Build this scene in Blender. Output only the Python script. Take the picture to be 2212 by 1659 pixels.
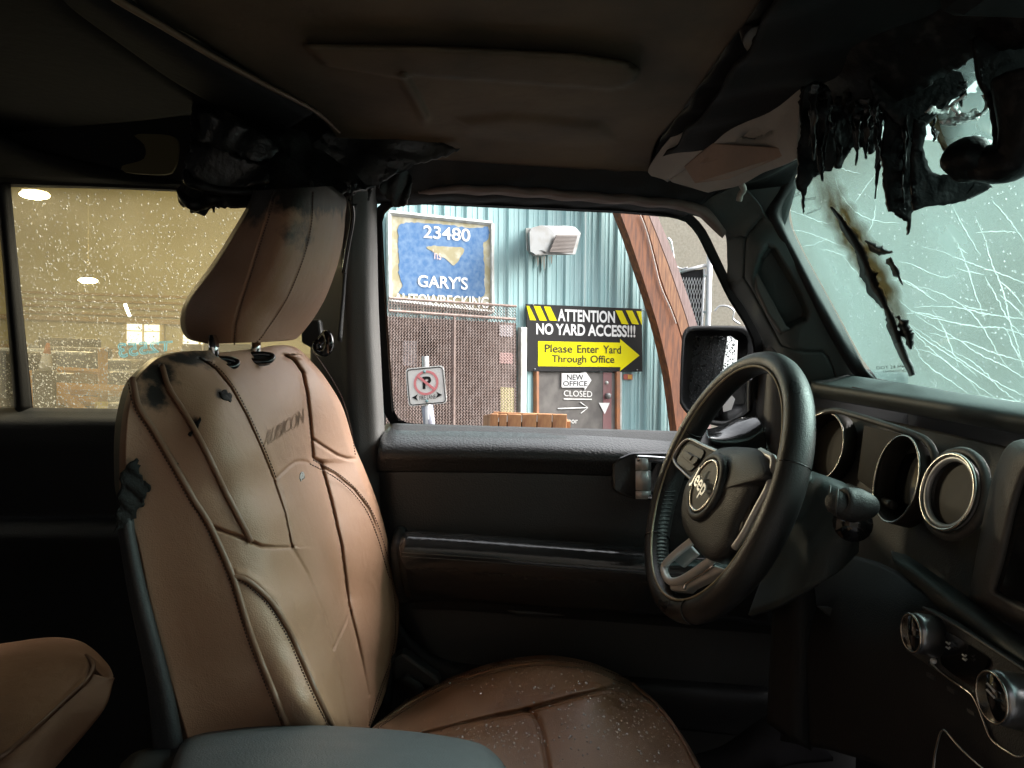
import bpy, bmesh, math, random
import numpy as np
from mathutils import Vector, Matrix
random.seed(7); rng = np.random.default_rng(7)
for o in list(bpy.data.objects): bpy.data.objects.remove(o)
scn = bpy.context.scene

# ---------------------------------------------------------------- camera
CAM = np.array([0.0, 0.0, 1.45]); FPX = 1600.0; UC, VC = 1106.0, 829.5
PITCH, ROLL = math.radians(87.0), math.radians(1.9)
cd = bpy.data.cameras.new('camera'); cam = bpy.data.objects.new('camera', cd)
scn.collection.objects.link(cam); scn.camera = cam
cam.location = CAM
cam.rotation_euler = (Matrix.Rotation(PITCH, 3, 'X') @ Matrix.Rotation(ROLL, 3, 'Z')).to_euler()
cd.sensor_width = 36.0; cd.lens = 36.0 * FPX / 2212.0; cd.clip_start = 0.02; cd.clip_end = 2000

# ---------------------------------------------------------------- sky, sun, exposure
w = bpy.data.worlds.new('World'); scn.world = w; w.use_nodes = True
nt = w.node_tree; bg = nt.nodes['Background']
sky = nt.nodes.new('ShaderNodeTexSky'); sky.sky_type = 'NISHITA'; sky.sun_disc = False
SUN_EL, SUN_ROT = math.radians(38), math.radians(74)
sky.sun_elevation = SUN_EL; sky.sun_rotation = SUN_ROT
sky.air_density = 1.6; sky.dust_density = 6.0; sky.ozone_density = 0.6
hs = nt.nodes.new('ShaderNodeHueSaturation'); hs.inputs['Saturation'].default_value = 0.22
nt.links.new(sky.outputs[0], hs.inputs['Color']); nt.links.new(hs.outputs[0], bg.inputs['Color'])
bg.inputs['Strength'].default_value = 0.15
sd = bpy.data.lights.new('sun', 'SUN'); sun = bpy.data.objects.new('sun', sd); scn.collection.objects.link(sun)
sd.energy = 1.5; sd.angle = math.radians(30); sd.color = (1.0, 0.97, 0.93)
sun.rotation_euler = (math.radians(90) - SUN_EL, 0, math.pi - SUN_ROT)
sun.location = (0, -4, 9)
scn.view_settings.view_transform = 'Standard'; scn.view_settings.look = 'None'
scn.view_settings.exposure = 2.05; scn.view_settings.gamma = 1.0
scn.cycles.max_bounces = 10; scn.cycles.transparent_max_bounces = 24
scn.cycles.transmission_bounces = 8
scn.cycles.sample_clamp_indirect = 4.0
scn.cycles.caustics_refractive = False; scn.cycles.caustics_reflective = False

# ---------------------------------------------------------------- projection helpers (2212 x 1659 picture units)
RM = np.array((Matrix.Rotation(PITCH, 3, 'X') @ Matrix.Rotation(ROLL, 3, 'Z')))
def rays(u, v):
    u = np.asarray(u, float); v = np.asarray(v, float)
    q = np.stack([(u - UC) / FPX, -(v - VC) / FPX, -np.ones_like(u)], -1)
    return q @ RM.T
def PY(u, v, Y):
    d = rays(u, v); return CAM + d * (np.asarray(Y, float) / d[..., 1])[..., None]
def PXp(u, v, X):
    d = rays(u, v); return CAM + d * (np.asarray(X, float) / d[..., 0])[..., None]
def PZ(u, v, Z):
    d = rays(u, v); return CAM + d * ((np.asarray(Z, float)) / d[..., 2])[..., None]
def PP(u, v, o, n):
    d = rays(u, v); t = ((np.asarray(o) - CAM) @ np.asarray(n)) / (d @ np.asarray(n))
    return CAM + d * t[..., None]
def uvp(p):
    q = (np.asarray(p) - CAM) @ RM
    return np.stack([UC + FPX * q[..., 0] / -q[..., 2], VC - FPX * q[..., 1] / -q[..., 2]], -1)
def C3(pts, Y=None):
    """picture polyline [(u,v[,Y])] -> world points"""
    a = [(p[0], p[1], p[2] if len(p) > 2 else Y) for p in pts]
    a = np.array(a, float); return PY(a[:, 0], a[:, 1], a[:, 2])
def zm(x0, y0, wid):
    k = wid / 2212.0 * 2212.0 / 3840.0
    def f(*pts): return [(x0 * .576042 + p[0] * k, y0 * .576042 + p[1] * k) + tuple(p[2:]) for p in pts]
    return f
zA, zB, zC = zm(0, 0, 1280), zm(1280, 0, 1280), zm(2560, 0, 1280)
zD, zW, zE = zm(0, 640, 1280), zm(1400, 740, 1280), zm(2560, 960, 1280)
zF, zG, zH, zS = zm(0, 1920, 1280), zm(1280, 1920, 1280), zm(2560, 1920, 1280), zm(400, 1200, 1280)
z1, z2, z3, z4, z5 = zm(2380, 1280, 720), zm(2380, 1820, 720), zm(2900, 1500, 940), zm(2240, 1560, 480), zm(2300, 700, 800)

def resample(p, n):
    p = np.asarray(p, float); s = np.r_[0, np.cumsum(np.linalg.norm(np.diff(p, axis=0), axis=1))]
    t = np.linspace(0, s[-1], n)
    return np.stack([np.interp(t, s, p[:, k]) for k in range(p.shape[1])], -1)
def smooth(p, n, closed=False):
    """Catmull-Rom through points, n samples"""
    p = np.asarray(p, float); m = len(p)
    if m < 3 and not closed: return resample(p, n)
    q = np.vstack([p[-1], p, p[0], p[1]]) if closed else np.vstack([2 * p[0] - p[1], p, 2 * p[-1] - p[-2]])
    segs = m if closed else m - 1; out = []
    for i in range(segs):
        a, b, c, d = q[i], q[i + 1], q[i + 2], q[i + 3]
        for t in np.linspace(0, 1, 12, endpoint=False):
            out.append(.5 * (2 * b + (c - a) * t + (2 * a - 5 * b + 4 * c - d) * t * t + (3 * b - a - 3 * c + d) * t ** 3))
    out.append(q[1] if closed else p[-1]); out = np.array(out)
    r = resample(out, n + 1 if closed else n)
    return r[:-1] if closed else r

# ---------------------------------------------------------------- materials
def srgb(r, g, b):
    f = lambda c: (c / 255 / 12.92) if c / 255 <= .04045 else ((c / 255 + .055) / 1.055) ** 2.4
    return (f(r), f(g), f(b))
def M(name, col, rough=.5, metal=0.0, col2=None, vs=6.0, vmin=.35, vmax=.7, bump=0.0, bs=300.0, rv=0.0, coat=0.0, spec=.5, detail=6.0, stretch=None, ior=None):
    m = bpy.data.materials.new(name); m.use_nodes = True
    n, l = m.node_tree.nodes, m.node_tree.links; b = n['Principled BSDF']
    b.inputs['Base Color'].default_value = (*col, 1); b.inputs['Roughness'].default_value = rough
    b.inputs['Metallic'].default_value = metal; b.inputs['Coat Weight'].default_value = coat
    b.inputs['Specular IOR Level'].default_value = spec
    tc = n.new('ShaderNodeTexCoord'); vec = tc.outputs['Object']
    if stretch:
        mp = n.new('ShaderNodeMapping'); mp.inputs['Scale'].default_value = stretch
        l.new(vec, mp.inputs['Vector']); vec = mp.outputs[0]
    if col2 is not None or rv:
        nz = n.new('ShaderNodeTexNoise'); nz.inputs['Scale'].default_value = vs; nz.inputs['Detail'].default_value = detail
        l.new(vec, nz.inputs['Vector'])
        mr = n.new('ShaderNodeMapRange'); mr.inputs['From Min'].default_value = vmin; mr.inputs['From Max'].default_value = vmax
        l.new(nz.outputs['Fac'], mr.inputs['Value'])
        if col2 is not None:
            mx = n.new('ShaderNodeMix'); mx.data_type = 'RGBA'
            mx.inputs['A'].default_value = (*col, 1); mx.inputs['B'].default_value = (*col2, 1)
            l.new(mr.outputs[0], mx.inputs['Factor']); l.new(mx.outputs['Result'], b.inputs['Base Color'])
        if rv:
            r2 = n.new('ShaderNodeMapRange'); r2.inputs['To Min'].default_value = max(.03, rough - rv); r2.inputs['To Max'].default_value = min(1, rough + rv)
            l.new(mr.outputs[0], r2.inputs['Value']); l.new(r2.outputs[0], b.inputs['Roughness'])
    if bump:
        nb = n.new('ShaderNodeTexNoise'); nb.inputs['Scale'].default_value = bs; nb.inputs['Detail'].default_value = 3
        l.new(tc.outputs['Object'], nb.inputs['Vector'])
        bp = n.new('ShaderNodeBump'); bp.inputs['Strength'].default_value = bump; bp.inputs['Distance'].default_value = .002
        l.new(nb.outputs['Fac'], bp.inputs['Height']); l.new(bp.outputs[0], b.inputs['Normal'])
    return m
def emis(name, col, s):
    m = bpy.data.materials.new(name); m.use_nodes = True; b = m.node_tree.nodes['Principled BSDF']
    b.inputs['Base Color'].default_value = (*col, 1); b.inputs['Emission Color'].default_value = (*col, 1); b.inputs['Emission Strength'].default_value = s
    return m
def glassy(name, tint, haze, hcol, gloss=.06, vs=4.0, hvar=.15):
    """wet pane: clear part, hazy (fogged, dirty) part and a faint reflection"""
    m = bpy.data.materials.new(name); m.use_nodes = True; n, l = m.node_tree.nodes, m.node_tree.links
    n.remove(n['Principled BSDF']); out = n['Material Output']
    tr = n.new('ShaderNodeBsdfTransparent'); tr.inputs[0].default_value = (*tint, 1)
    tl = n.new('ShaderNodeBsdfTranslucent'); tl.inputs[0].default_value = (*hcol, 1)
    df = n.new('ShaderNodeBsdfDiffuse'); df.inputs[0].default_value = (*hcol, 1)
    md = n.new('ShaderNodeMixShader'); md.inputs[0].default_value = .25; l.new(tl.outputs[0], md.inputs[1]); l.new(df.outputs[0], md.inputs[2])
    nz = n.new('ShaderNodeTexNoise'); nz.inputs['Scale'].default_value = vs; nz.inputs['Detail'].default_value = 8
    tc = n.new('ShaderNodeTexCoord'); l.new(tc.outputs['Object'], nz.inputs['Vector'])
    mr = n.new('ShaderNodeMapRange'); mr.inputs['From Min'].default_value = .3; mr.inputs['From Max'].default_value = .7
    mr.inputs['To Min'].default_value = max(0, haze - hvar); mr.inputs['To Max'].default_value = min(1, haze + hvar)
    l.new(nz.outputs['Fac'], mr.inputs['Value'])
    m1 = n.new('ShaderNodeMixShader'); l.new(mr.outputs[0], m1.inputs[0]); l.new(tr.outputs[0], m1.inputs[1]); l.new(md.outputs[0], m1.inputs[2])
    gl = n.new('ShaderNodeBsdfGlossy'); gl.inputs['Roughness'].default_value = .05
    m2 = n.new('ShaderNodeMixShader'); m2.inputs[0].default_value = gloss; l.new(m1.outputs[0], m2.inputs[1]); l.new(gl.outputs[0], m2.inputs[2])
    l.new(m2.outputs[0], out.inputs[0]); return m
def waterdrop(name):
    m = bpy.data.materials.new(name); m.use_nodes = True; n, l = m.node_tree.nodes, m.node_tree.links
    n.remove(n['Principled BSDF']); g = n.new('ShaderNodeBsdfGlass'); g.inputs['IOR'].default_value = 1.33; g.inputs['Roughness'].default_value = .0
    t = n.new('ShaderNodeBsdfTranslucent'); t.inputs[0].default_value = (.95, .96, .96, 1); mx = n.new('ShaderNodeMixShader'); mx.inputs[0].default_value = .40
    l.new(g.outputs[0], mx.inputs[1]); l.new(t.outputs[0], mx.inputs[2]); l.new(mx.outputs[0], n['Material Output'].inputs[0]); return m
def waterbead(name):
    """clear bead lying on an opaque surface"""
    m = bpy.data.materials.new(name); m.use_nodes = True; n, l = m.node_tree.nodes, m.node_tree.links
    n.remove(n['Principled BSDF']); a = n.new('ShaderNodeBsdfTransparent'); a.inputs[0].default_value = (.93, .93, .93, 1); g = n.new('ShaderNodeBsdfGlossy'); g.inputs['Roughness'].default_value = .12
    mx = n.new('ShaderNodeMixShader'); mx.inputs[0].default_value = .28
    l.new(a.outputs[0], mx.inputs[1]); l.new(g.outputs[0], mx.inputs[2]); l.new(mx.outputs[0], n['Material Output'].inputs[0]); return m

# ---------------------------------------------------------------- objects
WL = {}
def lnk(o, parent=None):
    scn.collection.objects.link(o)
    if parent is not None:
        o.parent = parent; o.matrix_parent_inverse = Matrix.Translation(-Vector(WL[parent.name]))
    return o
def mk(name, verts, faces, mat, parent=None, sm=True, label=None, cat=None, group=None, kind=None, base=True):
    verts = np.asarray(verts, float).reshape(-1, 3)
    c = (verts.min(0) + verts.max(0)) / 2
    if parent is None and base: c[2] = verts[:, 2].min()
    me = bpy.data.meshes.new(name); me.from_pydata((verts - c).tolist(), [], [list(map(int, f)) for f in faces]); me.update()
    if mat is not None: me.materials.append(mat)
    if sm: me.polygons.foreach_set('use_smooth', [True] * len(me.polygons))
    o = bpy.data.objects.new(name, me); o.location = c; WL[o.name] = tuple(c)
    lnk(o, parent); props(o, label, cat, group, kind); return o
def props(o, label=None, cat=None, group=None, kind=None):
    if label: o['label'] = label
    if cat: o['category'] = cat
    if group: o['group'] = group
    if kind: o['kind'] = kind
def empty(name, loc, label, cat, group=None):
    o = bpy.data.objects.new(name, None); o.empty_display_size = .1; o.location = loc; WL[o.name] = tuple(loc); lnk(o); props(o, label, cat, group); return o
def solid(o, t, off=0.0, bev=0.0):
    s = o.modifiers.new('thick', 'SOLIDIFY'); s.thickness = t; s.offset = off
    if bev: b = o.modifiers.new('bev', 'BEVEL'); b.width = bev; b.segments = 2; b.limit_method = 'ANGLE'; b.angle_limit = .6
    return o
def bevel(o, wd, seg=3, ang=.6):
    b = o.modifiers.new('bev', 'BEVEL'); b.width = wd; b.segments = seg; b.limit_method = 'ANGLE'; b.angle_limit = ang; return o
def gridfaces(r, c, cc=False, rc=False):
    f = []
    for i in range(r if rc else r - 1):
        for j in range(c if cc else c - 1):
            a, b = i * c + j, i * c + (j + 1) % c; d, e = ((i + 1) % r) * c + j, ((i + 1) % r) * c + (j + 1) % c
            f.append((a, b, e, d))
    return f
def loft(name, curves, mat, parent=None, n=40, m=None, th=.006, wob=0.0, wsc=20.0, straight=False, **k):
    """skin through world polylines; smoothed across the curves"""
    G = np.array([(resample if straight else smooth)(c, n) for c in curves])
    if m: G = np.stack([(resample if straight == 2 else smooth)(G[:, j], m) for j in range(n)], 1)
    if wob:
        q = G * wsc; G = G + wob * np.stack([np.sin(q[..., 1] * 1.3 + q[..., 2] * 2.1), np.sin(q[..., 0] * 1.7 + q[..., 2]), np.sin(q[..., 0] * 1.1 + q[..., 1] * 1.9)], -1)
    o = mk(name, G.reshape(-1, 3), gridfaces(*G.shape[:2]), mat, parent, **k)
    if th: solid(o, th)
    return o
def tube(name, pts, r, mat, parent=None, seg=8, closed=False, n=None, sm=True, flat=1.0, ret=False, **k):
    p = np.asarray(pts, float)
    if n: p = smooth(p, n, closed)
    m = len(p); rr = np.broadcast_to(np.asarray(r, float), (m,)) if np.ndim(r) == 0 or len(r) == m else np.interp(np.linspace(0, 1, m), np.linspace(0, 1, len(r)), r)
    t = np.roll(p, -1, 0) - np.roll(p, 1, 0) if closed else np.gradient(p, axis=0)
    t /= np.linalg.norm(t, axis=1)[:, None] + 1e-12
    a = np.array([0, 0, 1.]) if abs(t[0, 2]) < .9 else np.array([1., 0, 0]); V = []
    nrm = np.cross(t[0], a); nrm /= np.linalg.norm(nrm)
    for i in range(m):
        nrm = nrm - t[i] * (nrm @ t[i]); nrm /= np.linalg.norm(nrm) + 1e-12; b = np.cross(t[i], nrm)
        for q in range(seg):
            h = 2 * math.pi * q / seg; V.append(p[i] + rr[i] * (math.cos(h) * nrm + flat * math.sin(h) * b))
    f = gridfaces(m, seg, cc=True, rc=closed)
    if not closed: f += [tuple(range(seg))[::-1], tuple(range((m - 1) * seg, m * seg))]
    if ret: return np.array(V), f
    return mk(name, V, f, mat, parent, sm=sm, **k)
def merge(parts):
    V, Fc, o = [], [], 0
    for v, f in parts:
        V.append(np.asarray(v).reshape(-1, 3)); Fc += [tuple(i + o for i in g) for g in f]; o += len(V[-1])
    return np.vstack(V), Fc
def plate(name, pts, nrm, th, mat, parent=None, bev=.0, seg=2, sm=False, dome=0.0, **k):
    """closed outline (world) pushed by th along -nrm; dome raises the middle"""
    p = np.asarray(pts, float); nrm = np.asarray(nrm, float); nrm = nrm / np.linalg.norm(nrm); n = len(p)
    V = np.vstack([p, p - nrm * th])
    Fc = [tuple(range(n)), tuple(range(2 * n - 1, n - 1, -1))] + [(i, n + i, n + (i + 1) % n, (i + 1) % n) for i in range(n)]
    if dome:
        c = p.mean(0); rings = [p]
        for s in (.92, .8, .6, .35): rings.append(c + (p - c) * s + nrm * dome * (1 - s * s) ** .6)
        V = np.vstack(rings + [c[None] + nrm * dome] + [p - nrm * th]); R5 = 5 * n
        Fc = gridfaces(5, n, cc=True) + [(4 * n + i, 4 * n + (i + 1) % n, R5) for i in range(n)]
        Fc += [(i, R5 + 1 + i, R5 + 1 + (i + 1) % n, (i + 1) % n) for i in range(n)] + [tuple(range(R5 + n, R5, -1))]
    o = mk(name, V, Fc, mat, parent, sm=sm or bool(dome), **k)
    bm = bmesh.new(); bm.from_mesh(o.data); bmesh.ops.recalc_face_normals(bm, faces=bm.faces); bm.to_mesh(o.data); bm.free()
    if bev: bevel(o, bev, seg)
    return o
def box(name, c, s, mat, parent=None, rot=(0, 0, 0), bev=.004, **k):
    v = np.array([(x, y, z) for x in (-.5, .5) for y in (-.5, .5) for z in (-.5, .5)]) * np.array(s)
    Rm = np.array(Matrix.Rotation(rot[2], 3, 'Z') @ Matrix.Rotation(rot[1], 3, 'Y') @ Matrix.Rotation(rot[0], 3, 'X'))
    v = v @ Rm.T + np.array(c)
    f = [(0, 1, 3, 2), (4, 6, 7, 5), (0, 4, 5, 1), (2, 3, 7, 6), (0, 2, 6, 4), (1, 5, 7, 3)]
    o = mk(name, v, f, mat, parent, sm=False, **k)
    if bev: bevel(o, bev, 2)
    return o
def textmesh(s, bold=0.0, outline=0.0, extrude=0.0):
    cu = bpy.data.curves.new('t', 'FONT'); cu.body = s; cu.offset = bold
    cu.resolution_u = 4
    if outline: cu.fill_mode = 'NONE'; cu.bevel_depth = outline; cu.bevel_resolution = 1
    if extrude: cu.extrude = extrude
    o = bpy.data.objects.new('t', cu); scn.collection.objects.link(o)
    dg = bpy.context.evaluated_depsgraph_get(); me = bpy.data.meshes.new_from_object(o.evaluated_get(dg))
    v = np.array([tuple(x.co) for x in me.vertices]); f = [tuple(p.vertices) for p in me.polygons]
    bpy.data.objects.remove(o); bpy.data.curves.remove(cu); bpy.data.meshes.remove(me)
    mn, mx = v[:, :2].min(0), v[:, :2].max(0); z = v[:, 2].copy()
    v[:, :2] = (v[:, :2] - mn) / (mx - mn); v[:, 2] = z
    return v, f
def quadmap(TL, TR, BR, BL):
    TL, TR, BR, BL = map(lambda a: np.array(a, float), (TL, TR, BR, BL))
    def f(s, t):
        s = np.asarray(s)[..., None]; t = np.asarray(t)[..., None]
        return (BL * (1 - s) + BR * s) * (1 - t) + (TL * (1 - s) + TR * s) * t
    return f
class TPS:
    """smooth depth field through control points (u,v,Y)"""
    def __init__(s, pts, lam=1e-4):
        p = np.array(pts, float); s.p = p[:, :2] / 500.; n = len(p); K = s.k(s.p) + lam * np.eye(n)
        Q = np.c_[np.ones(n), s.p]; A = np.block([[K, Q], [Q.T, np.zeros((3, 3))]])
        s.w = np.linalg.solve(A, np.r_[p[:, 2], np.zeros(3)])
    def k(s, q):
        d2 = ((q[:, None] - s.p[None]) ** 2).sum(-1) + 1e-12; return .5 * d2 * np.log(d2)
    def __call__(s, u, v):
        u = np.asarray(u, float); q = np.stack([u.ravel(), np.asarray(v, float).ravel()], -1) / 500.
        return (s.k(q) @ s.w[:-3] + np.c_[np.ones(len(q)), q] @ s.w[-3:]).reshape(u.shape)
def dpoly(u, v, poly, closed=False):
    """distance of picture points to a polyline"""
    p = np.asarray(poly, float)[:, :2]
    if closed: p = np.vstack([p, p[:1]])
    q = np.stack([u, v], -1); best = np.full(u.shape, 1e9)
    for a, b in zip(p[:-1], p[1:]):
        ab = b - a; t = np.clip(((q - a) @ ab) / (ab @ ab + 1e-9), 0, 1)
        best = np.minimum(best, np.linalg.norm(q - (a + t[..., None] * ab), axis=-1))
    return best
def inpoly(u, v, poly):
    p = np.asarray(poly, float)[:, :2]; r = np.zeros(np.shape(u), bool); j = len(p) - 1
    for i in range(len(p)):
        c = ((p[i, 1] > v) != (p[j, 1] > v)) & (u < (p[j, 0] - p[i, 0]) * (v - p[i, 1]) / (p[j, 1] - p[i, 1] + 1e-12) + p[i, 0]); r ^= c; j = i
    return r
def drops(name, pos, nrm, rad, mat, label, parent=None, hk=.32):
    """many small water beads as one mesh"""
    nrm = np.asarray(nrm, float); nrm = nrm / np.linalg.norm(nrm); a = np.cross(nrm, [0, 0, 1.]);
    if np.linalg.norm(a) < .1: a = np.cross(nrm, [1., 0, 0])
    a /= np.linalg.norm(a); b = np.cross(nrm, a); V, Fc = [], []; ns = 7
    for p, r in zip(pos, rad):
        o = len(V); e = random.uniform(.85, 1.25)
        for rr, hh in ((1, -.02), (.78, .62), (.4, .92)):
            for q in range(ns):
                h = 2 * math.pi * q / ns; V.append(p + r * (rr * (math.cos(h) * a + e * math.sin(h) * b) + hk * hh * nrm))
        V.append(p + r * hk * nrm)
        for i in range(2):
            for q in range(ns): Fc.append((o + i * ns + q, o + i * ns + (q + 1) % ns, o + (i + 1) * ns + (q + 1) % ns, o + (i + 1) * ns + q))
        for q in range(ns): Fc.append((o + 2 * ns + q, o + 2 * ns + (q + 1) % ns, o + 3 * ns))
        Fc.append(tuple(o + q for q in range(ns))[::-1])
    return mk(name, V, Fc, mat, parent, label=label, kind='stuff', cat=None if parent else 'raindrops')
# ================================================================ SETTING
m_ground = M('wet asphalt', (.05, .052, .055), .25, col2=(.09, .09, .09), vs=.9, bump=.5, bs=60, rv=.15)
gs = 600.0
mk('ground', [(-gs, -gs, 0), (gs, -gs, 0), (gs, gs, 0), (-gs, gs, 0)], [(0, 1, 2, 3)], m_ground, kind='structure', sm=False)

# ---- office building, teal corrugated steel
lean = math.radians(1.6)
Wv = np.array([-math.sin(lean), 0, math.cos(lean)]); d0 = np.array([.81, .587, 0.]); d0 /= np.linalg.norm(d0)
Dv = d0 - (d0 @ Wv) * Wv; Dv /= np.linalg.norm(Dv); Nv = np.cross(Dv, Wv)
WO = CAM + np.array([0, 7.0, 0])
def wm(pts, off=0.0):
    a = np.array([p[:2] for p in pts], float); return PP(a[:, 0], a[:, 1], WO + Nv * off, Nv)
def sh(p): p = np.asarray(p) - WO; return p @ Dv, p @ Wv
def B(s, h, n): return WO + np.multiply.outer(np.asarray(s, float), Dv) + np.multiply.outer(np.asarray(h, float), Wv) + np.multiply.outer(np.asarray(n, float), Nv)
m_teal = M('weathered teal steel', (.29, .465, .48), .6, spec=.25, col2=(.38, .54, .55), vs=2.2, vmin=.3, vmax=.75, bump=.15, bs=40, rv=.1, stretch=(5, 5, .7))
m_white = M('white painted trim', (.55, .58, .57), .5, col2=(.38, .38, .34), vs=12)
m_blk = M('black sign face', (.012, .012, .013), .6, spec=.2)
m_yel = M('yellow sign ink', (.74, .66, .006), .7, spec=.1, col2=(.66, .60, .012), vs=3)
m_wht = M('white sign ink', (.72, .72, .72), .7, spec=.1)
bld = empty('office_building', B(0, -1.5, -1.5), 'teal corrugated steel office building with rusty grille and grey door', 'building')
s0 = sh(wm([(690, 745)]))[0][0]
pw = .92
def rib(x):
    y = np.zeros_like(x)
    for c in np.arange(0, pw + .01, .23): y = np.maximum(y, np.clip((.034 - np.abs(x - c)) / .014, 0, 1) * .022)
    for c in np.arange(.115, pw, .23): y = np.maximum(y, np.clip((.012 - np.abs(x - c)) / .006, 0, 1) * .007)
    for c in np.arange(.0575, pw, .115): y = np.maximum(y, np.clip((.006 - np.abs(x - c)) / .004, 0, 1) * .003)
    return y
xs = np.unique(np.round(np.concatenate([[c + k for k in (-.034, -.02, .02, .034)] for c in np.arange(0, pw + .01, .23)] + [[c + k for k in (-.012, -.006, .006, .012)] for c in np.arange(.115, pw, .23)] + [[c + k for k in (-.006, -.002, .002, .006)] for c in np.arange(.0575, pw, .115)] + [[0, pw]]), 4))
xs = xs[(xs >= 0) & (xs <= pw)]
mid = z5((-250, -1000), (0, -480), (150, -140), (235, 100), (290, 300), (350, 450), (430, 750), (500, 1030), (600, 1260), (660, 1420), (740, 1700), (790, 2100), (840, 2750), (850, 3150))
mS, mH = sh(wm(mid, 0)); mo = np.argsort(mH)
for i in range(7):
    hh = np.linspace(-1.5, 3.4, 50); G = []
    for h in hh:
        ss = s0 + i * (pw + .004) + xs; G.append(B(np.minimum(ss, np.interp(h, mH[mo], mS[mo]) - .02), np.full_like(xs, h), rib(xs) + (i % 2) * .003))
    G = np.array(G)
    if np.ptp(G[:, -1] @ Dv - G[:, 0] @ Dv) == 0 and (G[0, -1] - G[0, 0]) @ Dv < .01: continue
    nx_ = len(xs); ff = [f for f in gridfaces(50, nx_) if np.linalg.norm(G.reshape(-1, 3)[f[0]] - G.reshape(-1, 3)[f[1]]) > 1e-5 or np.linalg.norm(G.reshape(-1, 3)[f[3]] - G.reshape(-1, 3)[f[2]]) > 1e-5]
    if ff: solid(mk('wall_panel', G.reshape(-1, 3), ff, m_teal, bld, sm=False), .004)
# return wall closing the building's left end and its flat roof
sE = np.interp(3.4, mH[mo], mS[mo]); yb = np.array([0, 4., 0])
plate('side_wall', [B(s0, -1.5, -.03), B(s0, 3.4, -.03), B(s0, 3.4, -.03) + yb, B(s0, -1.5, -.03) + yb], (-1, 0, 0), .05, m_teal, bld)
plate('roof', [B(s0, 3.42, .1), B(sE, 3.42, .1), B(sE, 3.42, .1) + yb, B(s0, 3.42, .1) + yb], Wv, .08, m_white, bld)

# white trim post right of the grille
a = wm(zW((928, 790), (950, 1500)), 0)
sA = sh(a)[0].mean()
plate('trim_post', B([sA - .035, sA + .035, sA + .035, sA - .035], [-1.5, -1.5, .17, .17], [.09] * 4), Nv, .06, m_white, bld, bev=.004)

# ---- grille over the boarded window
m_mesh = M('rusty expanded steel', (.25, .185, .16), .7, spec=.2, col2=(.36, .29, .265), vs=18)
m_bark = M('brown boarding behind grille', (.085, .062, .056), .8, col2=(.15, .12, .11), vs=7, vmin=.4, vmax=.6)
q = quadmap(*zW((95, 650), (925, 705), (935, 1560), (80, 1600)))
NC, NR = 44, 44; OFF = .16
def grp(s, t):
    p = q(s, t); return PP(p[..., 0], p[..., 1], WO + Nv * OFF, Nv)
prt = []
for c in range(NC):
    for sg in (1, -1):
        t = np.linspace(0, 1, NR * 2 + 1); zz = (np.arange(NR * 2 + 1) % 2) * .5 * sg
        s = np.clip((c + .5 + zz) / NC, 0, 1)
        if sg == 1 or True: prt.append(tube('', grp(s, t), .0043, None, seg=3, ret=True))
V, Fc = merge(prt)
gr = mk('expanded_mesh', V, Fc, m_mesh, bld, sm=False, kind='stuff')
for pa, pb in (((100, 735), (920, 790)), ((525, 765), (520, 1560)), ((100, 652), (925, 706)), ((1, 1), (2, 2))):
    if pa[0] == 1: continue
    e = wm(zW(pa, pb), OFF + .004); tube('grille_bar', e, .011 if pa[1] == 765 else .013, m_mesh, bld, seg=6, sm=False)
plate('window_board', wm(zW((85, 770), (925, 815), (930, 1560), (80, 1600)), .05), Nv, .03, m_bark, bld)
m_dark = M('dark gap', (.012, .01, .01), .8)
m_paper = M('faded paper notice', (.40, .39, .40), .8, col2=(.30, .27, .30), vs=14)
m_paperr = M('faded red notice', (.38, .24, .23), .8); m_papery = M('faded yellow notice', (.42, .38, .20), .8)
plate('broken_pane', wm(zW((320, 800), (345, 830), (370, 900), (405, 960), (412, 1020), (360, 1030), (290, 1025), (292, 940), (300, 860)), .056), Nv, .004, m_dark, bld)
for nm, rr, mt in (('notice', (818, 825, 905, 900), m_paper), ('notice', (818, 1005, 905, 1075), m_paperr), ('notice', (825, 1230, 912, 1400), m_papery), ('notice', (190, 930, 280, 1090), m_paper)):
    x0, y0, x1, y1 = rr; plate(nm, wm(zW((x0, y0), (x1, y0 + 4), (x1, y1 + 4), (x0, y1)), .058), Nv, .004, mt, bld)

# ---- exhaust hood
m_galv = M('weathered galvanised sheet', (.20, .21, .215), .5, .3, col2=(.13, .12, .105), vs=9, vmin=.45, vmax=.75)
m_louv = M('rusty louvre', (.12, .10, .09), .7)
plate('hood_flange', wm(zW((990, 200), (1060, 195), (1180, 205), (1190, 370), (1040, 378), (995, 340)), .035), Nv, .012, m_white, bld)
pr = zW((1012, 225), (1040, 195), (1090, 182), (1140, 195), (1172, 228), (1130, 362), (1095, 340), (1065, 345), (1050, 372), (1018, 350))
near = wm(pr, .42); 
base_ = wm(zW((1150, 205), (1230, 185), (1290, 190), (1330, 215), (1345, 235), (1300, 370), (1250, 372), (1200, 372), (1150, 374), (1125, 360)), .38)
G = np.array([near, base_]); n_ = len(near)
hood = mk('exhaust_hood', G.reshape(-1, 3), gridfaces(2, n_, cc=True) + [tuple(range(n_)), tuple(range(2 * n_ - 1, n_ - 1, -1))], m_galv, bld, sm=False)
bevel(hood, .006, 2)
back = wm(zW((1000, 235), (1030, 195), (1150, 190), (1150, 350), (1040, 372), (1005, 350)), .0); fr = wm(zW((1014, 230), (1040, 197), (1165, 225), (1135, 355), (1055, 365), (1022, 350)), .41)
mk('hood_duct', np.vstack([back, fr]), gridfaces(2, 6, cc=True), m_galv, bld, sm=False)
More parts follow.
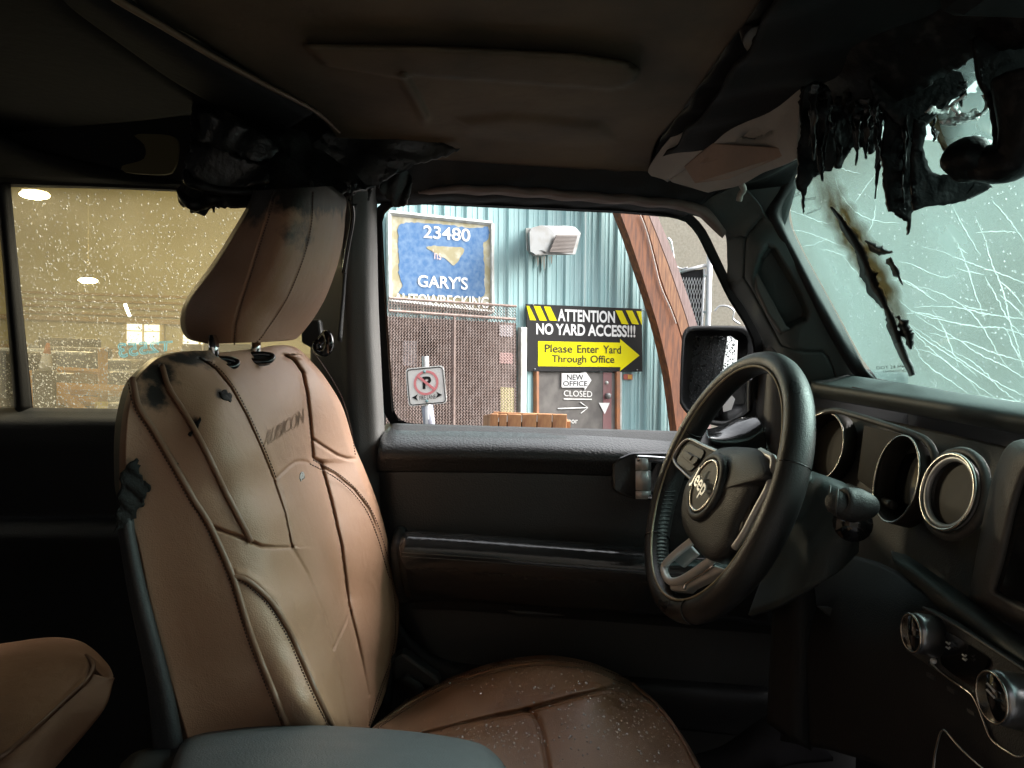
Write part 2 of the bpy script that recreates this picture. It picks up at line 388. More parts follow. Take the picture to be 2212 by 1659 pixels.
for k in range(13):
    t = (k + .5) / 13; L0 = np.array(zW((1185, 245))[0]) * (1 - t) + np.array(zW((1140, 355))[0]) * t; R0 = np.array(zW((1322, 245))[0]) * (1 - t) + np.array(zW((1290, 362))[0]) * t
    tube('louvre_slat', wm([L0, R0], .44), .006, m_louv, hood, seg=5, sm=False)
m_rust = M('rust run stain', (.23, .15, .10), .8, col2=(.20, .34, .35), vs=9, vmin=.35, vmax=.55, stretch=(6, 6, .6))
for x0, x1, y1 in ((1050, 1075, 470), (1085, 1120, 500), (1135, 1165, 455)):
    plate('rust_streak', wm(zW((x0, 382), (x1, 380), (x1 - 4, y1 - 40), (x0 + 9, y1)), .0265), Nv, .002, m_rust, bld)

# ---- blue sign
m_board = M('faded tan sign board', (.33, .30, .19), .85, spec=.1, col2=(.50, .49, .42), vs=10, vmin=.45, vmax=.7)
m_blue = M('flaking blue paint', (.075, .16, .32), .85, spec=.1, col2=(.17, .26, .39), vs=22, vmin=.35, vmax=.75)
bs_pts = wm(zW((97, 100), (765, 170), (768, 745), (104, 672)), .05)
bsg = plate('shop_sign', bs_pts, Nv, .02, m_board, label='faded blue painted shop sign board high on the teal wall', cat='sign')
for i in range(4): tube('sign_border', [bs_pts[i] + Nv * .004, bs_pts[(i + 1) % 4] + Nv * .004], .022, m_white, bsg, seg=4, sm=False)
bp = zW((160, 200), (205, 165), (330, 168), (480, 178), (560, 190), (660, 200), (742, 195), (745, 270), (712, 300), (716, 380), (722, 460), (718, 560), (716, 640), (600, 650), (400, 640), (180, 630), (190, 560), (165, 500), (170, 420), (165, 350), (160, 270))
bpp = np.array(bp); bpp = smooth(bpp, 120, True); bpp += rng.normal(0, 1.0, bpp.shape)
plate('blue_paint', wm(bpp, .053), Nv, .004, m_blue, bsg)
tr = smooth(np.array(zW((345, 320), (440, 318), (585, 330), (560, 395), (520, 440), (470, 400), (400, 360))), 40, True) + rng.normal(0, .7, (40, 2))
plate('bare_patch', wm(tr, .0555), Nv, .004, m_board, bsg)
m_letter = M('white hand painted lettering', (.85, .87, .87), .8, spec=.1, col2=(.70, .74, .76), vs=30)
def wtext(name, s, quad, off, mat, parent, bold=0.0, ex=.004):
    v, f = textmesh(s, bold); qq = quadmap(*quad); p = qq(v[:, 0], v[:, 1])
    P0 = PP(p[:, 0], p[:, 1], WO + Nv * off, Nv)
    return mk(name, P0, f, mat, parent, sm=False)
wtext('lettering', '23480', zW((325, 180), (628, 205), (628, 288), (325, 262)), .058, m_letter, bsg, .012)
wtext('lettering', "GARY'S", zW((288, 500), (612, 518), (612, 600), (288, 580)), .058, m_letter, bsg, .016)
wtext('lettering', 'AUTOWRECKING', zW((135, 620), (748, 645), (748, 720), (135, 690)), .058, m_letter, bsg, .012)
m_pink = M('faded pink lettering', (.62, .48, .46), .7)
wtext('lettering', "'ns", zW((385, 335), (440, 340), (440, 405), (385, 398)), .060, m_pink, bsg, .0)

# ---- attention sign
ap = wm(zW((990, 690), (1740, 722), (1745, 1130), (1000, 1128)), .06)
asg = plate('warning_sign', ap, Nv, .012, m_blk, bev=.002, label='black and yellow no yard access sign above the grey door', cat='sign')
for x in (992, 1040, 1105):
    plate('hazard_stripe', wm(zW((x, 702 + (x - 990) * .04), (x + 42, 704 + (x - 990) * .04), (x + 85, 800), (x + 38, 798)) if x > 995 else zW((993, 703), (1010, 704), (1056, 797), (1016, 795)), .0625), Nv, .003, m_yel, asg)
for x in (1570, 1637, 1702):
    plate('hazard_stripe', wm(zW((x, 732), (x + 42, 735), (x + 84, 824), (x + 40, 820)) if x < 1700 else zW((1704, 737), (1738, 739), (1742, 800), (1741, 826), (1737, 823)), .0625), Nv, .003, m_yel, asg)
wtext('lettering', 'ATTENTION', zW((1195, 722), (1566, 738), (1566, 815), (1195, 803)), .0635, m_wht, asg, .030)
wtext('lettering', 'NO YARD ACCESS!!!', zW((1056, 815), (1698, 830), (1698, 908), (1056, 888)), .0635, m_wht, asg, .030)
plate('arrow', wm(zW((1068, 932), (1600, 942), (1600, 918), (1725, 1025), (1600, 1125), (1602, 1100), (1068, 1094)), .0625), Nv, .003, m_yel, asg)
wtext('lettering', 'Please', zW((1112, 952), (1290, 956), (1290, 1008), (1112, 1004)), .0655, m_blk, asg, .010)
wtext('lettering', 'Enter', zW((1322, 957), (1462, 960), (1462, 1010), (1322, 1008)), .0655, m_blk, asg, .010)
wtext('lettering', 'Yard', zW((1490, 960), (1605, 962), (1605, 1014), (1490, 1011)), .0655, m_blk, asg, .010)
wtext('lettering', 'Through', zW((1158, 1022), (1380, 1024), (1380, 1086), (1158, 1084)), .0655, m_blk, asg, .010)
wtext('lettering', 'Office', zW((1408, 1024), (1562, 1026), (1562, 1074), (1408, 1072)), .0655, m_blk, asg, .010)
for x, y in ((1010, 700), (1722, 734), (1020, 1112), (1682, 1118)):
    tube('screw', wm(zW((x, y), (x, y)), .0) + np.outer([.058, .067], Nv), .008, m_galv, asg, seg=8)

# ---- grey door under the sign
m_door = M('scuffed grey door', (.10, .094, .09), .7, spec=.15, col2=(.17, .16, .15), vs=6, bump=.1, bs=30)
m_oran = M('orange brown door jamb', (.42, .17, .07), .7, col2=(.25, .13, .08), vs=8)
m_maroon = M('maroon door edge', (.21, .085, .09), .6, col2=(.16, .10, .10), vs=5)
m_chalk = M('white chalk writing', (.72, .72, .70), .9)
dp = wm(zW((1072, 1128), (1578, 1135), (1582, 1500), (1080, 1500)), .03)
def downto(p4, h): # stretch a quad to the ground
    p = np.array(p4); 
    for i in (2, 3):
        s, hh = sh(p[i]); n = (p[i] - WO) @ Nv; p[i] = B(s, h, n)
    return p
door = plate('office_door', downto(dp, -1.44), Nv, .03, m_door, bld, bev=.003)
for x0, x1 in ((1058, 1074), (1578, 1600)):
    plate('door_jamb', downto(wm(zW((x0, 1128), (x1, 1128), (x1 + 4, 1500), (x0 + 6, 1500)), .06), -1.45), Nv, .06, m_oran, bld, bev=.003)
plate('door_jamb', downto(wm(zW((1600, 1132), (1612, 1132), (1616, 1500), (1604, 1500)), .055), -1.45), Nv, .05, m_white, bld, bev=.003)
plate('edge_strip', downto(wm(zW((1490, 1134), (1545, 1134), (1545, 1500), (1490, 1500)), .034), -1.4), Nv, .003, m_maroon, door)
plate('door_sticker', wm(zW((1462, 1332), (1532, 1332), (1500, 1405)), .039), Nv, .003, m_wht, door)
tube('door_lock', wm(zW((1498, 1285), (1498, 1285)), 0) + np.outer([.03, .07], Nv), .03, m_galv, door, seg=14)
tube('door_peephole', wm(zW((1495, 1200), (1495, 1200)), 0) + np.outer([.03, .05], Nv), .018, m_white, door, seg=10)
wtext('chalk_lettering', 'CLOSED', zW((1235, 1250), (1418, 1256), (1418, 1295), (1235, 1288)), .038, m_chalk, door, .0)
for ln in (((1235, 1308), (1415, 1310)), ((1195, 1370), (1388, 1364)), ((1340, 1328), (1390, 1364), (1345, 1400))):
    tube('chalk_stroke', wm(zW(*ln), .036), .006, m_chalk, door, seg=4, sm=False)
wtext('chalk_lettering', 'nor', zW((1262, 1440), (1325, 1442), (1325, 1466), (1262, 1464)), .038, m_chalk, door, .0)
nos = plate('arrow_sign', wm(zW((1222, 1140), (1340, 1140), (1378, 1132), (1414, 1185), (1372, 1250), (1368, 1232), (1222, 1232)), .048), Nv, .012, m_wht, label='small white arrow notice at the top of the grey door', cat='sign')
wtext('lettering', 'NEW', zW((1255, 1148), (1362, 1148), (1362, 1184), (1255, 1184)), .050, m_blk, nos, .012)
wtext('lettering', 'OFFICE', zW((1230, 1190), (1388, 1190), (1388, 1224), (1230, 1224)), .050, m_blk, nos, .012)
m_red = M('faded red sticker', (.45, .12, .09), .6); 
plate('wall_sticker', wm(zW((1622, 1145), (1680, 1147), (1680, 1182), (1622, 1180)), .03), Nv, .003, m_red, bld)
m_orng = M('orange sticker', (.65, .35, .08), .6)
plate('wall_sticker', wm(zW((1650, 1150), (1676, 1151), (1676, 1178), (1650, 1177)), .034), Nv, .003, m_orng, bld)

# ---- slanted timber at the building's corner
def planks(name, L, Rr, off, th, mat, n=30):
    L = resample(np.array(L), n); Rr = resample(np.array(Rr), n)
    A, Bq = wm(L, off), wm(Rr, off); o = A.shape[0]
    V = np.vstack([A, Bq, A - Nv * th, Bq - Nv * th]); f = []
    for i in range(o - 1):
        f += [(i, i + 1, o + i + 1, o + i), (2 * o + i, 3 * o + i, 3 * o + i + 1, 2 * o + i + 1), (i, 2 * o + i, 2 * o + i + 1, i + 1), (o + i, o + i + 1, 3 * o + i + 1, 3 * o + i)]
    f += [(0, o, 3 * o, 2 * o), (o - 1, 3 * o - 1, 4 * o - 1, 2 * o - 1)]
    return mk(name, V, f, mat, bld, sm=False)
m_wood = M('weathered red brown timber', (.185, .072, .034), .7, spec=.2, col2=(.085, .038, .025), vs=5, vmin=.35, vmax=.65, bump=.4, bs=25, stretch=(7, 7, .9))
m_wood2 = M('weathered orange timber', (.25, .125, .065), .7, spec=.2, col2=(.12, .06, .038), vs=6, vmin=.35, vmax=.65, bump=.4, bs=25, stretch=(7, 7, .9))
m_wood3 = M('dark purple brown timber', (.12, .075, .07), .7, col2=(.2, .13, .12), vs=7, stretch=(7, 7, .9))
planks('timber_board', zW((1215, -720), (1350, -400), (1500, -120), (1570, 20), (1600, 105), (1650, 230), (1760, 560), (1850, 850), (1920, 1150), (1965, 1500), (1975, 1720), (1985, 1980)), mid, .40, .10, m_wood)
r2 = z5((-200, -1000), (80, -480), (240, -140), (330, 60), (420, 300), (520, 540), (620, 800), (720, 1090), (830, 1420), (900, 1700), (950, 2100), (990, 2700), (1000, 3150))
planks('timber_board', [(x + 3, y) for x, y in mid], [(x - 12, y) for x, y in r2], .37, .10, m_wood2)
planks('timber_board', [(x - 10, y) for x, y in r2], [(x + 8, y) for x, y in r2], .34, .10, m_wood3)
m_string = M('pale cord', (.55, .52, .48), .8)
tube('cord', np.array(wm([(x - 2, y) for x, y in mid[4:10]], .415)), .006, m_string, bld, seg=5, n=40)

# ---- stucco building, fence and gate behind the timber
m_stuc = M('beige stucco', (.42, .37, .30), .9, col2=(.52, .47, .39), vs=30, bump=.9, bs=45)
stc = box('stucco_building', (10.2, 14.6, 2.6), (16.0, 3.0, 5.2), m_stuc, rot=(0, 0, .06), bev=.02, label='beige stucco building behind the chain link gate', cat='building')
fy = 9.0
m_pipe = M('galvanised pipe', (.50, .51, .52), .4, .6, col2=(.38, .38, .38), vs=6)
fen = empty('chain_link_gate', PY(np.array(1500.), np.array(900.), np.array(fy)) * np.array([1, 1, 0]), 'chain link gate with black screening and round steel post', 'gate')
def F9(*p): return C3(z5(*p), fy)
pt = F9((1000, 640), (1000, 1600)); pt[1][2] = 0
tube('gate_post', pt, .035, m_pipe, fen, seg=14)
tube('gate_rail', F9((640, 897), (960, 815)), .022, m_pipe, fen, seg=10)
tube('gate_stile', np.vstack([F9((945, 850)), [F9((945, 850))[0][0], fy, .1]]), .016, m_pipe, fen, seg=8)
for yy in (925, 1300): tube('gate_hinge', F9((930, yy), (1015, yy - 6)), .018, m_pipe, fen, seg=8)
q0, q1 = F9((600, 890), (950, 850)); 
m_scr = M('black privacy screen', (.008, .008, .009), .8)
plate('privacy_screen', [q0 + [0, .03, 0], q1 + [0, .03, 0], [q1[0], fy + .03, .05], [q0[0], fy + .03, .05]], (0, -1, 0), .006, m_scr, fen)
prt = []; nx, nz = 12, 40; wx = (q1[0] - q0[0]) / nx
for c in range(nx + 1):
    for sg in (1, -1):
        z = np.arange(0, 42) * .055 + .08; x = q0[0] + (c + .5 * (np.arange(42) % 2) * sg) * wx; ok = z < q0[2]
        prt.append(tube('', np.stack([x, np.full_like(x, fy - .01 * sg), z], -1)[ok], .0045, None, seg=3, ret=True))
V, Fc = merge(prt); mk('chain_link_mesh', V, Fc, m_pipe, fen, sm=False, kind='stuff')
for k, cp in enumerate((((560, 530), (600, 580), (640, 800), (700, 850), (770, 840)), ((1050, 1290), (1100, 1240), (1180, 1240), (1250, 1290), (1240, 1370), (1310, 1425)))):
    tube('razor_wire', F9(*cp), .012, m_pipe, fen, seg=6, n=30)

# ---- no parking sign on its post
npy = 5.6
nsg = empty('parking_sign', PY(np.array(920.), np.array(900.), np.array(npy)) * np.array([1, 1, 0]), 'white no parking fire lane sign on a leaning steel post', 'sign')
def N5(*p, dy=0.0): return C3(zW(*p), npy - dy)
pp = N5((336, 1030), (352, 1420)); dirp = pp[1] - pp[0]; pp[1] = pp[0] + dirp * ((0 - pp[0][2]) / dirp[2])
tube('post', pp, .026, m_pipe, nsg, seg=12)
m_sleeve = M('blue grey post sleeve', (.25, .26, .31), .6)
tube('post_sleeve', N5((348, 1350), (372, 1560), dy=-.02), .045, m_sleeve, nsg, seg=12)
def rrect(TL, TR, BR, BL, r, n=6):
    P4 = [np.array(x, float) for x in (TL, TR, BR, BL)]; o = []
    for i in range(4):
        p, a, b = P4[i], P4[i - 1], P4[(i + 1) % 4]
        da = (a - p) / np.linalg.norm(a - p) * r; db = (b - p) / np.linalg.norm(b - p) * r
        for t in np.linspace(0, 1, n): o.append((1 - t) ** 2 * (p + da) + 2 * t * (1 - t) * p + t * t * (p + db))
    return np.array(o)
c4 = ((208, 1110), (455, 1088), (478, 1335), (228, 1356))
fn = (0, -1, 0)
m_signw = M('white enamel sign', (.80, .80, .77), .5, col2=(.72, .70, .66), vs=12)
panel = plate('sign_panel', C3(zW(*rrect(*c4, 28)), npy - .03), fn, .006, m_signw, nsg)
ins = rrect(*((217, 1119), (447, 1098), (469, 1327), (237, 1347)), 24)
tube('sign_border', C3(zW(*ins), npy - .0335), .0035, m_blk, nsg, seg=4, closed=True, sm=False)
m_pinkred = M('faded red prohibition ring', (.72, .24, .25), .55)
th_ = np.linspace(0, 2 * math.pi, 48, endpoint=False)
def ell(cx, cy, rx, ry, sk=-.06): return [(cx + rx * math.cos(t), cy + ry * math.sin(t) + sk * rx * math.cos(t)) for t in th_]
oc, ic = C3(zW(*ell(342, 1202, 80, 80)), npy - .036), C3(zW(*ell(342, 1202, 65, 65)), npy - .036)
mk('prohibition_ring', np.vstack([oc, ic]), gridfaces(2, 48, cc=True), m_pinkred, nsg, sm=False)
wtext_ = lambda name, s, quad, Y, mat, par, bold=.0: mk(name, (lambda v, f: (PY(*(quadmap(*quad)(v[:, 0], v[:, 1]).T), Y), f))(*textmesh(s, bold))[0], textmesh(s, bold)[1], mat, par, sm=False)
wtext_('lettering', 'P', zW((318, 1163), (374, 1158), (376, 1238), (320, 1243)), npy - .0345, m_blk, nsg, .03)
plate('prohibition_bar', C3(zW((277, 1160), (287, 1148), (408, 1244), (398, 1257)), npy - .038), fn, .002, m_pinkred, nsg)
for sg, xx in ((1, 250), (-1, 445)):
    yy = 1298 - (xx - 250) * .09
    plate('arrow', C3(zW((xx, yy), (xx + sg * 38, yy - 22), (xx + sg * 28, yy - 2), (xx + sg * 40, yy + 20)), npy - .036), fn, .002, m_blk, nsg)
wtext_('lettering', 'FIRE LANE', zW((298, 1288), (402, 1278), (404, 1304), (300, 1314)), npy - .035, m_blk, nsg, .0)
for x, y in ((335, 1128), (350, 1318)): tube('bolt', C3(zW((x, y), (x, y)), npy) + np.array([[0, -.03, 0], [0, -.042, 0]]), .012, m_rust, nsg, seg=8)

# ---- wooden planter tub in front of the grille
ply = 4.6
tub = empty('planter_tub', PY(np.array(1130.), np.array(930.), np.array(ply)) * np.array([1, 1, 0]), 'orange wooden planter of upright boards in front of the grille', 'planter')
m_tub = M('wet orange cedar board', (.46, .23, .10), .6, col2=(.26, .11, .05), vs=9, vmin=.35, vmax=.65, bump=.3, bs=40, stretch=(5, 5, 1))
xe = [760, 812, 868, 962, 1062, 1160, 1258]; 
for i in range(6):
    p = C3(zW((xe[i] + 4, 1403 + (i % 2) * 3), (xe[i + 1] - 3, 1404 + (i % 3) * 2), (xe[i + 1] - 3, 1500), (xe[i] + 4, 1500)), ply)
    p[2:, 2] = .02; plate('board', p, fn, .035, m_tub, tub, bev=.004)
pl = C3(zW((706, 1432), (758, 1404), (758, 1500), (706, 1500)), ply); pl[0, 1] += .45; pl[3, 1] += .45
pl[0] = C3(zW((712, 1412)), ply + .45)[0]; pl[3] = pl[0].copy(); pl[2:, 2] = .02
plate('board', pl, (-1, -.2, 0), .035, m_tub, tub, bev=.004)
m_soil = M('dark soil', (.04, .03, .022), .95, bump=.8, bs=60)
lo, hi = C3(zW((765, 1460), (1250, 1460)), ply)
plate('soil', [lo + [0, .04, 0], hi + [0, .04, 0], hi + [0, .5, 0], lo + [.06, .5, 0]], (0, 0, 1), .05, m_soil, tub)
plate('board', [[lo[0], ply + .5, lo[2] + .02], [hi[0], ply + .5, lo[2] + .02], [hi[0], ply + .5, .02], [lo[0], ply + .5, .02]], fn, .035, m_tub, tub)
plate('board', [[hi[0] + .03, ply + .03, lo[2] + .02], [hi[0] + .03, ply + .5, lo[2] + .0], [hi[0] + .03, ply + .5, .02], [hi[0] + .03, ply + .03, .02]], (1, 0, 0), .03, m_tub, tub)

# ---- workshop seen through the rear window
m_ins = M('yellowish workshop lining', (.44, .39, .26), .9, col2=(.34, .30, .20), vs=.5, detail=3)
m_insg = M('pale green workshop wall', (.44, .43, .29), .9, col2=(.36, .34, .23), vs=.6)
shp = empty('workshop', (-8.5, 13, 0), 'open workshop bay with warm lamps behind the rear window', 'building')
x0, x1, y0, y1, zt = -17., -1.75, 6.9, 20., 6.2
plate('back_wall', [(x0, y1, 0), (x1, y1, 0), (x1, y1, zt), (x0, y1, zt)], fn, .1, m_insg, shp)
plate('side_wall', [(x0, y0, 0), (x0, y1, 0), (x0, y1, zt), (x0, y0, zt)], (1, 0, 0), .1, m_ins, shp)
plate('side_wall', [(x1, y0, 0), (x1, y1, 0), (x1, y1, zt), (x1, y0, zt)], (-1, 0, 0), .1, m_ins, shp)
plate('ceiling', [(x0, y0, zt), (x1, y0, zt), (x1, y1, zt), (x0, y1, zt)], (0, 0, -1), .1, m_ins, shp)
plate('shade_canopy', [(x0, 2.7, zt - .9), (x1, 2.7, zt - .9), (x1, y0, zt), (x0, y0, zt)], (0, .2, -1), .1, m_ins, shp)  # out of view, added to shade the rear seat cushion
plate('floor', [(x0, y0, .02), (x1, y0, .02), (x1, y1, .02), (x0, y1, .02)], (0, 0, 1), .012, M('workshop concrete', (.12, .10, .075), .7, col2=(.06, .05, .04), vs=1.2), shp)
plate('low_wall', [(x0, 15.2, 0), (x1, 15.2, 0), (x1, 15.2, 1.05), (x0, 15.2, 1.05)], fn, .2, M('dark brown low wall', (.06, .045, .028), .8, col2=(.13, .10, .06), vs=1.5), shp)
m_beam = M('brown wall beam', (.30, .23, .14), .8)
for v0, v1 in ((688, 697), (752, 760)):
    a, b = C3([(150, v0), (560, v0 + 14)], 19.75); box('wall_beam', (a + b) / 2, (b[0] - a[0] + 4, .2, .12), m_beam, shp, bev=0)
for k in range(4):
    a = C3([(330, 640 + k * 14)], 19.8)[0]; box('wall_girt', a, (7, .12, .06), m_beam, shp, bev=0)
m_day = emis('daylit window pane', (.92, .97, 1.0), .55)
m_tan = M('tan window frame', (.42, .36, .20), .7)
for (ua, ub, va, vb) in ((272, 347, 698, 746), (393, 470, 722, 752)):
    a, b = C3([(ua, va), (ub, vb)], 19.85); 
    wn = box('window', ((a[0] + b[0]) / 2, 19.9, (a[2] + b[2]) / 2), (b[0] - a[0] + .14, .08, a[2] - b[2] + .14), m_tan, shp, bev=0)
    for i in range(2):
        for j in range(2):
            cx = a[0] + (b[0] - a[0]) * (.25 + .5 * i); cz = b[2] + (a[2] - b[2]) * (.32 if j == 0 else .82)
            box('window_pane', (cx, 19.84, cz), ((b[0] - a[0]) * .42, .03, (a[2] - b[2]) * (.6 if j == 0 else .3)), m_day, wn, bev=0)
m_lamp = emis('glowing lamp glass', (1.0, .88, .58), 14.0); m_lampc = M('lamp housing', (.3, .28, .22), .5, .5)
def lamp(u, v, Y, wd, en, label):
    c = C3([(u, v)], Y)[0]; e = empty('bay_lamp', c, label, 'lamp')
    n = 20; V = []; 
    for i in range(7):
        f = math.pi * i / 6
        for j in range(n): V.append(c + np.array([wd * math.sin(f) * math.cos(2 * math.pi * j / n), wd * .7 * math.sin(f) * math.sin(2 * math.pi * j / n), wd * .30 * math.cos(f)]))
    mk('diffuser', V, gridfaces(7, n, cc=True), m_lamp, e)
    tube('reflector', [c + [0, 0, wd * .28], c + [0, 0, wd * .5]], [wd * .8, wd * .35], m_lampc, e, seg=16)
    tube('hanger_rod', [c + [0, 0, wd * .4], [c[0], c[1], zt]], .002, m_ins, e, seg=6)
    ld = bpy.data.lights.new('bay_light', 'POINT'); lo_ = bpy.data.objects.new('bay_light', ld); ld.energy = en; ld.color = (1.0, .85, .57); ld.shadow_soft_size = .3
    lo_.location = c + np.array([0, 0, -wd * .6]); WL[lo_.name] = tuple(lo_.location); lnk(lo_, e)
lamp(75, 421, 11.0, .215, 190, 'oval glowing bay lamp near the rear window top corner')
lamp(190, 606, 15.0, .19, 190, 'oval glowing bay lamp further inside the workshop')
a, b = C3([(270, 657), (280, 683)], 16.0); m_tubel = emis('fluorescent tube', (.95, 1.0, .9), 12)
ft = tube('tube_lamp', [a, b], .03, m_tubel, seg=8, label='short white fluorescent tube lamp in the workshop', cat='lamp')
for k in range(4):
    c = C3([(236 + k * 7, 655 - 4 * (k % 2))], 16.5)[0]
# orange storage frame
m_or = M('orange painted steel', (.60, .28, .05), .5, col2=(.45, .2, .05), vs=3)
m_yb = M('yellow painted steel', (.62, .48, .06), .5)
rk = empty('storage_rack', C3([(220, 900)], 9.)[0] * [1, 1, 0], 'orange steel storage rack in the workshop', 'rack')
def rkb(nm, p, r, mt, Y=9.0): 
    c = C3(p, Y); 
    if nm == 'post': c[1][2] = 0
    tube(nm, c, r, mt, rk, seg=4, sm=False)
rkb('post', [(222, 752), (222, 900)], .06, m_or); rkb('post', [(60, 800), (66, 900)], .05, m_or); rkb('post', [(410, 800), (412, 900)], .05, m_or)
rkb('beam', [(125, 798), (232, 804)], .035, m_or); rkb('beam', [(110, 838), (400, 850)], .07, m_or, 8.9); rkb('beam', [(120, 862), (215, 868)], .06, m_or, 8.9)
rkb('brace', [(106, 832), (185, 895)], .07, m_or, 8.7); rkb('base_plate', [(219, 868), (219, 892)], .08, m_yb, 8.7)
m_clut = [M('grey machine part', (.08, .075, .06), .6), M('brown carton', (.20, .13, .06), .8), M('blue grey part', (.07, .085, .11), .6), M('dark tyre rubber', (.03, .03, .03), .8)]
for k, (u, v, sz) in enumerate(((150, 822, .30), (185, 824, .25), (262, 828, .26), (300, 824, .34), (345, 828, .3), (150, 888, .3), (262, 886, .3), (300, 884, .36), (340, 882, .3), (380, 830, .24))):
    c = C3([(u, v)], 9.1)[0]; box('stored_part', c, (sz, .3, sz * (.6 + .25 * (k % 3))), m_clut[k % 4], rk, rot=(0, 0, .3 * (k % 3)), bev=.03)
for k in range(44):
    u, v = 30 + k * 12 + random.uniform(-6, 6), random.uniform(790, 890); sz = random.uniform(.4, 1.1)
    c = C3([(u, v)], random.uniform(11, 14))[0]; box('stored_part', c, (sz, .4, sz * random.uniform(.5, 1.2)), m_clut[random.randrange(4)], rk, rot=(0, 0, random.uniform(0, 1)), bev=.04)
m_cone = M('orange cone', (.75, .20, .04), .5); m_conew = M('white sleeve', (.7, .66, .55), .6)
cb = C3([(98, 800)], 8.3)[0]; ct = C3([(104, 741)], 8.3)[0]; c1 = cb + (ct - cb) * .62
std = tube('steel_drum', [[cb[0], cb[1], 0], cb], .11, m_clut[0], seg=10, label='grey drum under the white and orange cone in the workshop', cat='drum')
cn = tube('traffic_cone', [cb, c1], [.075, .04], m_conew, seg=12, label='white cone with orange tip standing in the workshop', cat='cone'); tube('cone_tip', [c1, ct], [.04, .015], m_cone, cn, seg=12)
# unseen long shed behind the camera, added to block low sky light
m_shed = M('grey brown shed cladding', (.10, .09, .08), .8, col2=(.14, .13, .12), vs=1.5, stretch=(4, 4, .5))
sd0 = box('shade_shed', (-1.0, -8.0, 2.6), (34.0, 5.0, 5.2), m_shed, bev=.02, label='unseen long grey brown shed added behind the car to shade its near side', cat='building')
box('shed_roof', (-1.0, -8.0, 5.26), (34.6, 5.6, .1), m_galv, sd0)
for k in range(5):
    box('shed_door', (-14 + k * 6.5, -5.48, 1.4), (3.6, .05, 2.8), m_clut[0], sd0)
# far tree line and wall ahead of the car
m_far = M('grey green hill', (.10, .13, .10), 1.0, col2=(.14, .16, .13), vs=.05)
V = []; nn = 120
for i in range(nn):
    a = 2 * math.pi * i / nn; hgt = 9 + 5 * math.sin(3 * a + 1) + 3 * math.sin(11 * a) + random.uniform(-1, 1)
    V += [(240 * math.cos(a), 240 * math.sin(a), -1), (280 * math.cos(a), 280 * math.sin(a), hgt), (360 * math.cos(a), 360 * math.sin(a), -1)]
mk('hills', V, [(3 * i + k, 3 * ((i + 1) % nn) + k, 3 * ((i + 1) % nn) + k + 1, 3 * i + k + 1) for i in range(nn) for k in (0, 1)], m_far, kind='structure', base=False)
# ================================================================ CAR
CARLOC = (-.3, .62, 0)
car = empty('car', CARLOC, 'fire damaged car interior with brown leather seats, seen from the passenger side', 'car')
m_leather = None
def surf(name, L, Rr, nr, nc, depth, mat, parent, seams=(), insets=(), axis='Y', th=.0, puff=None, edge=None, top=0.0, extra=None, **k):
    """relief between a left and a right picture curve: depth(u,v) gives Y (or X / Z)"""
    L = smooth(np.array(L, float), nr); Rr = smooth(np.array(Rr, float), nr); t = np.linspace(0, 1, nc)
    U = L[:, None, 0] * (1 - t) + Rr[:, None, 0] * t; Vv = L[:, None, 1] * (1 - t) + Rr[:, None, 1] * t
    D = np.array(depth(U, Vv), float)
    for poly, dep, wd in seams: D = D + dep * np.exp(-(dpoly(U, Vv, poly) / wd) ** 2)
    for poly, dep, soft in insets:
        ds = dpoly(U, Vv, poly, True); ds = np.where(inpoly(U, Vv, poly), ds, 0); x = np.clip(ds / soft, 0, 1); D = D + dep * x * x * (3 - 2 * x)
    if edge: # turn the border away
        lft, rgt, amt = edge; D = D + amt * (np.clip(1 - t / lft, 0, 1) ** 2 if lft else 0) + amt * (np.clip(1 - (1 - t) / rgt, 0, 1) ** 2 if rgt else 0)
    if extra is not None: D = D + extra(U, Vv)
    P = {'Y': PY, 'X': PXp, 'Z': PZ}[axis](U, Vv, D)
    o = mk(name, P.reshape(-1, 3), gridfaces(nr, nc), mat, parent, **k)
    if th: solid(o, th)
    return o, P

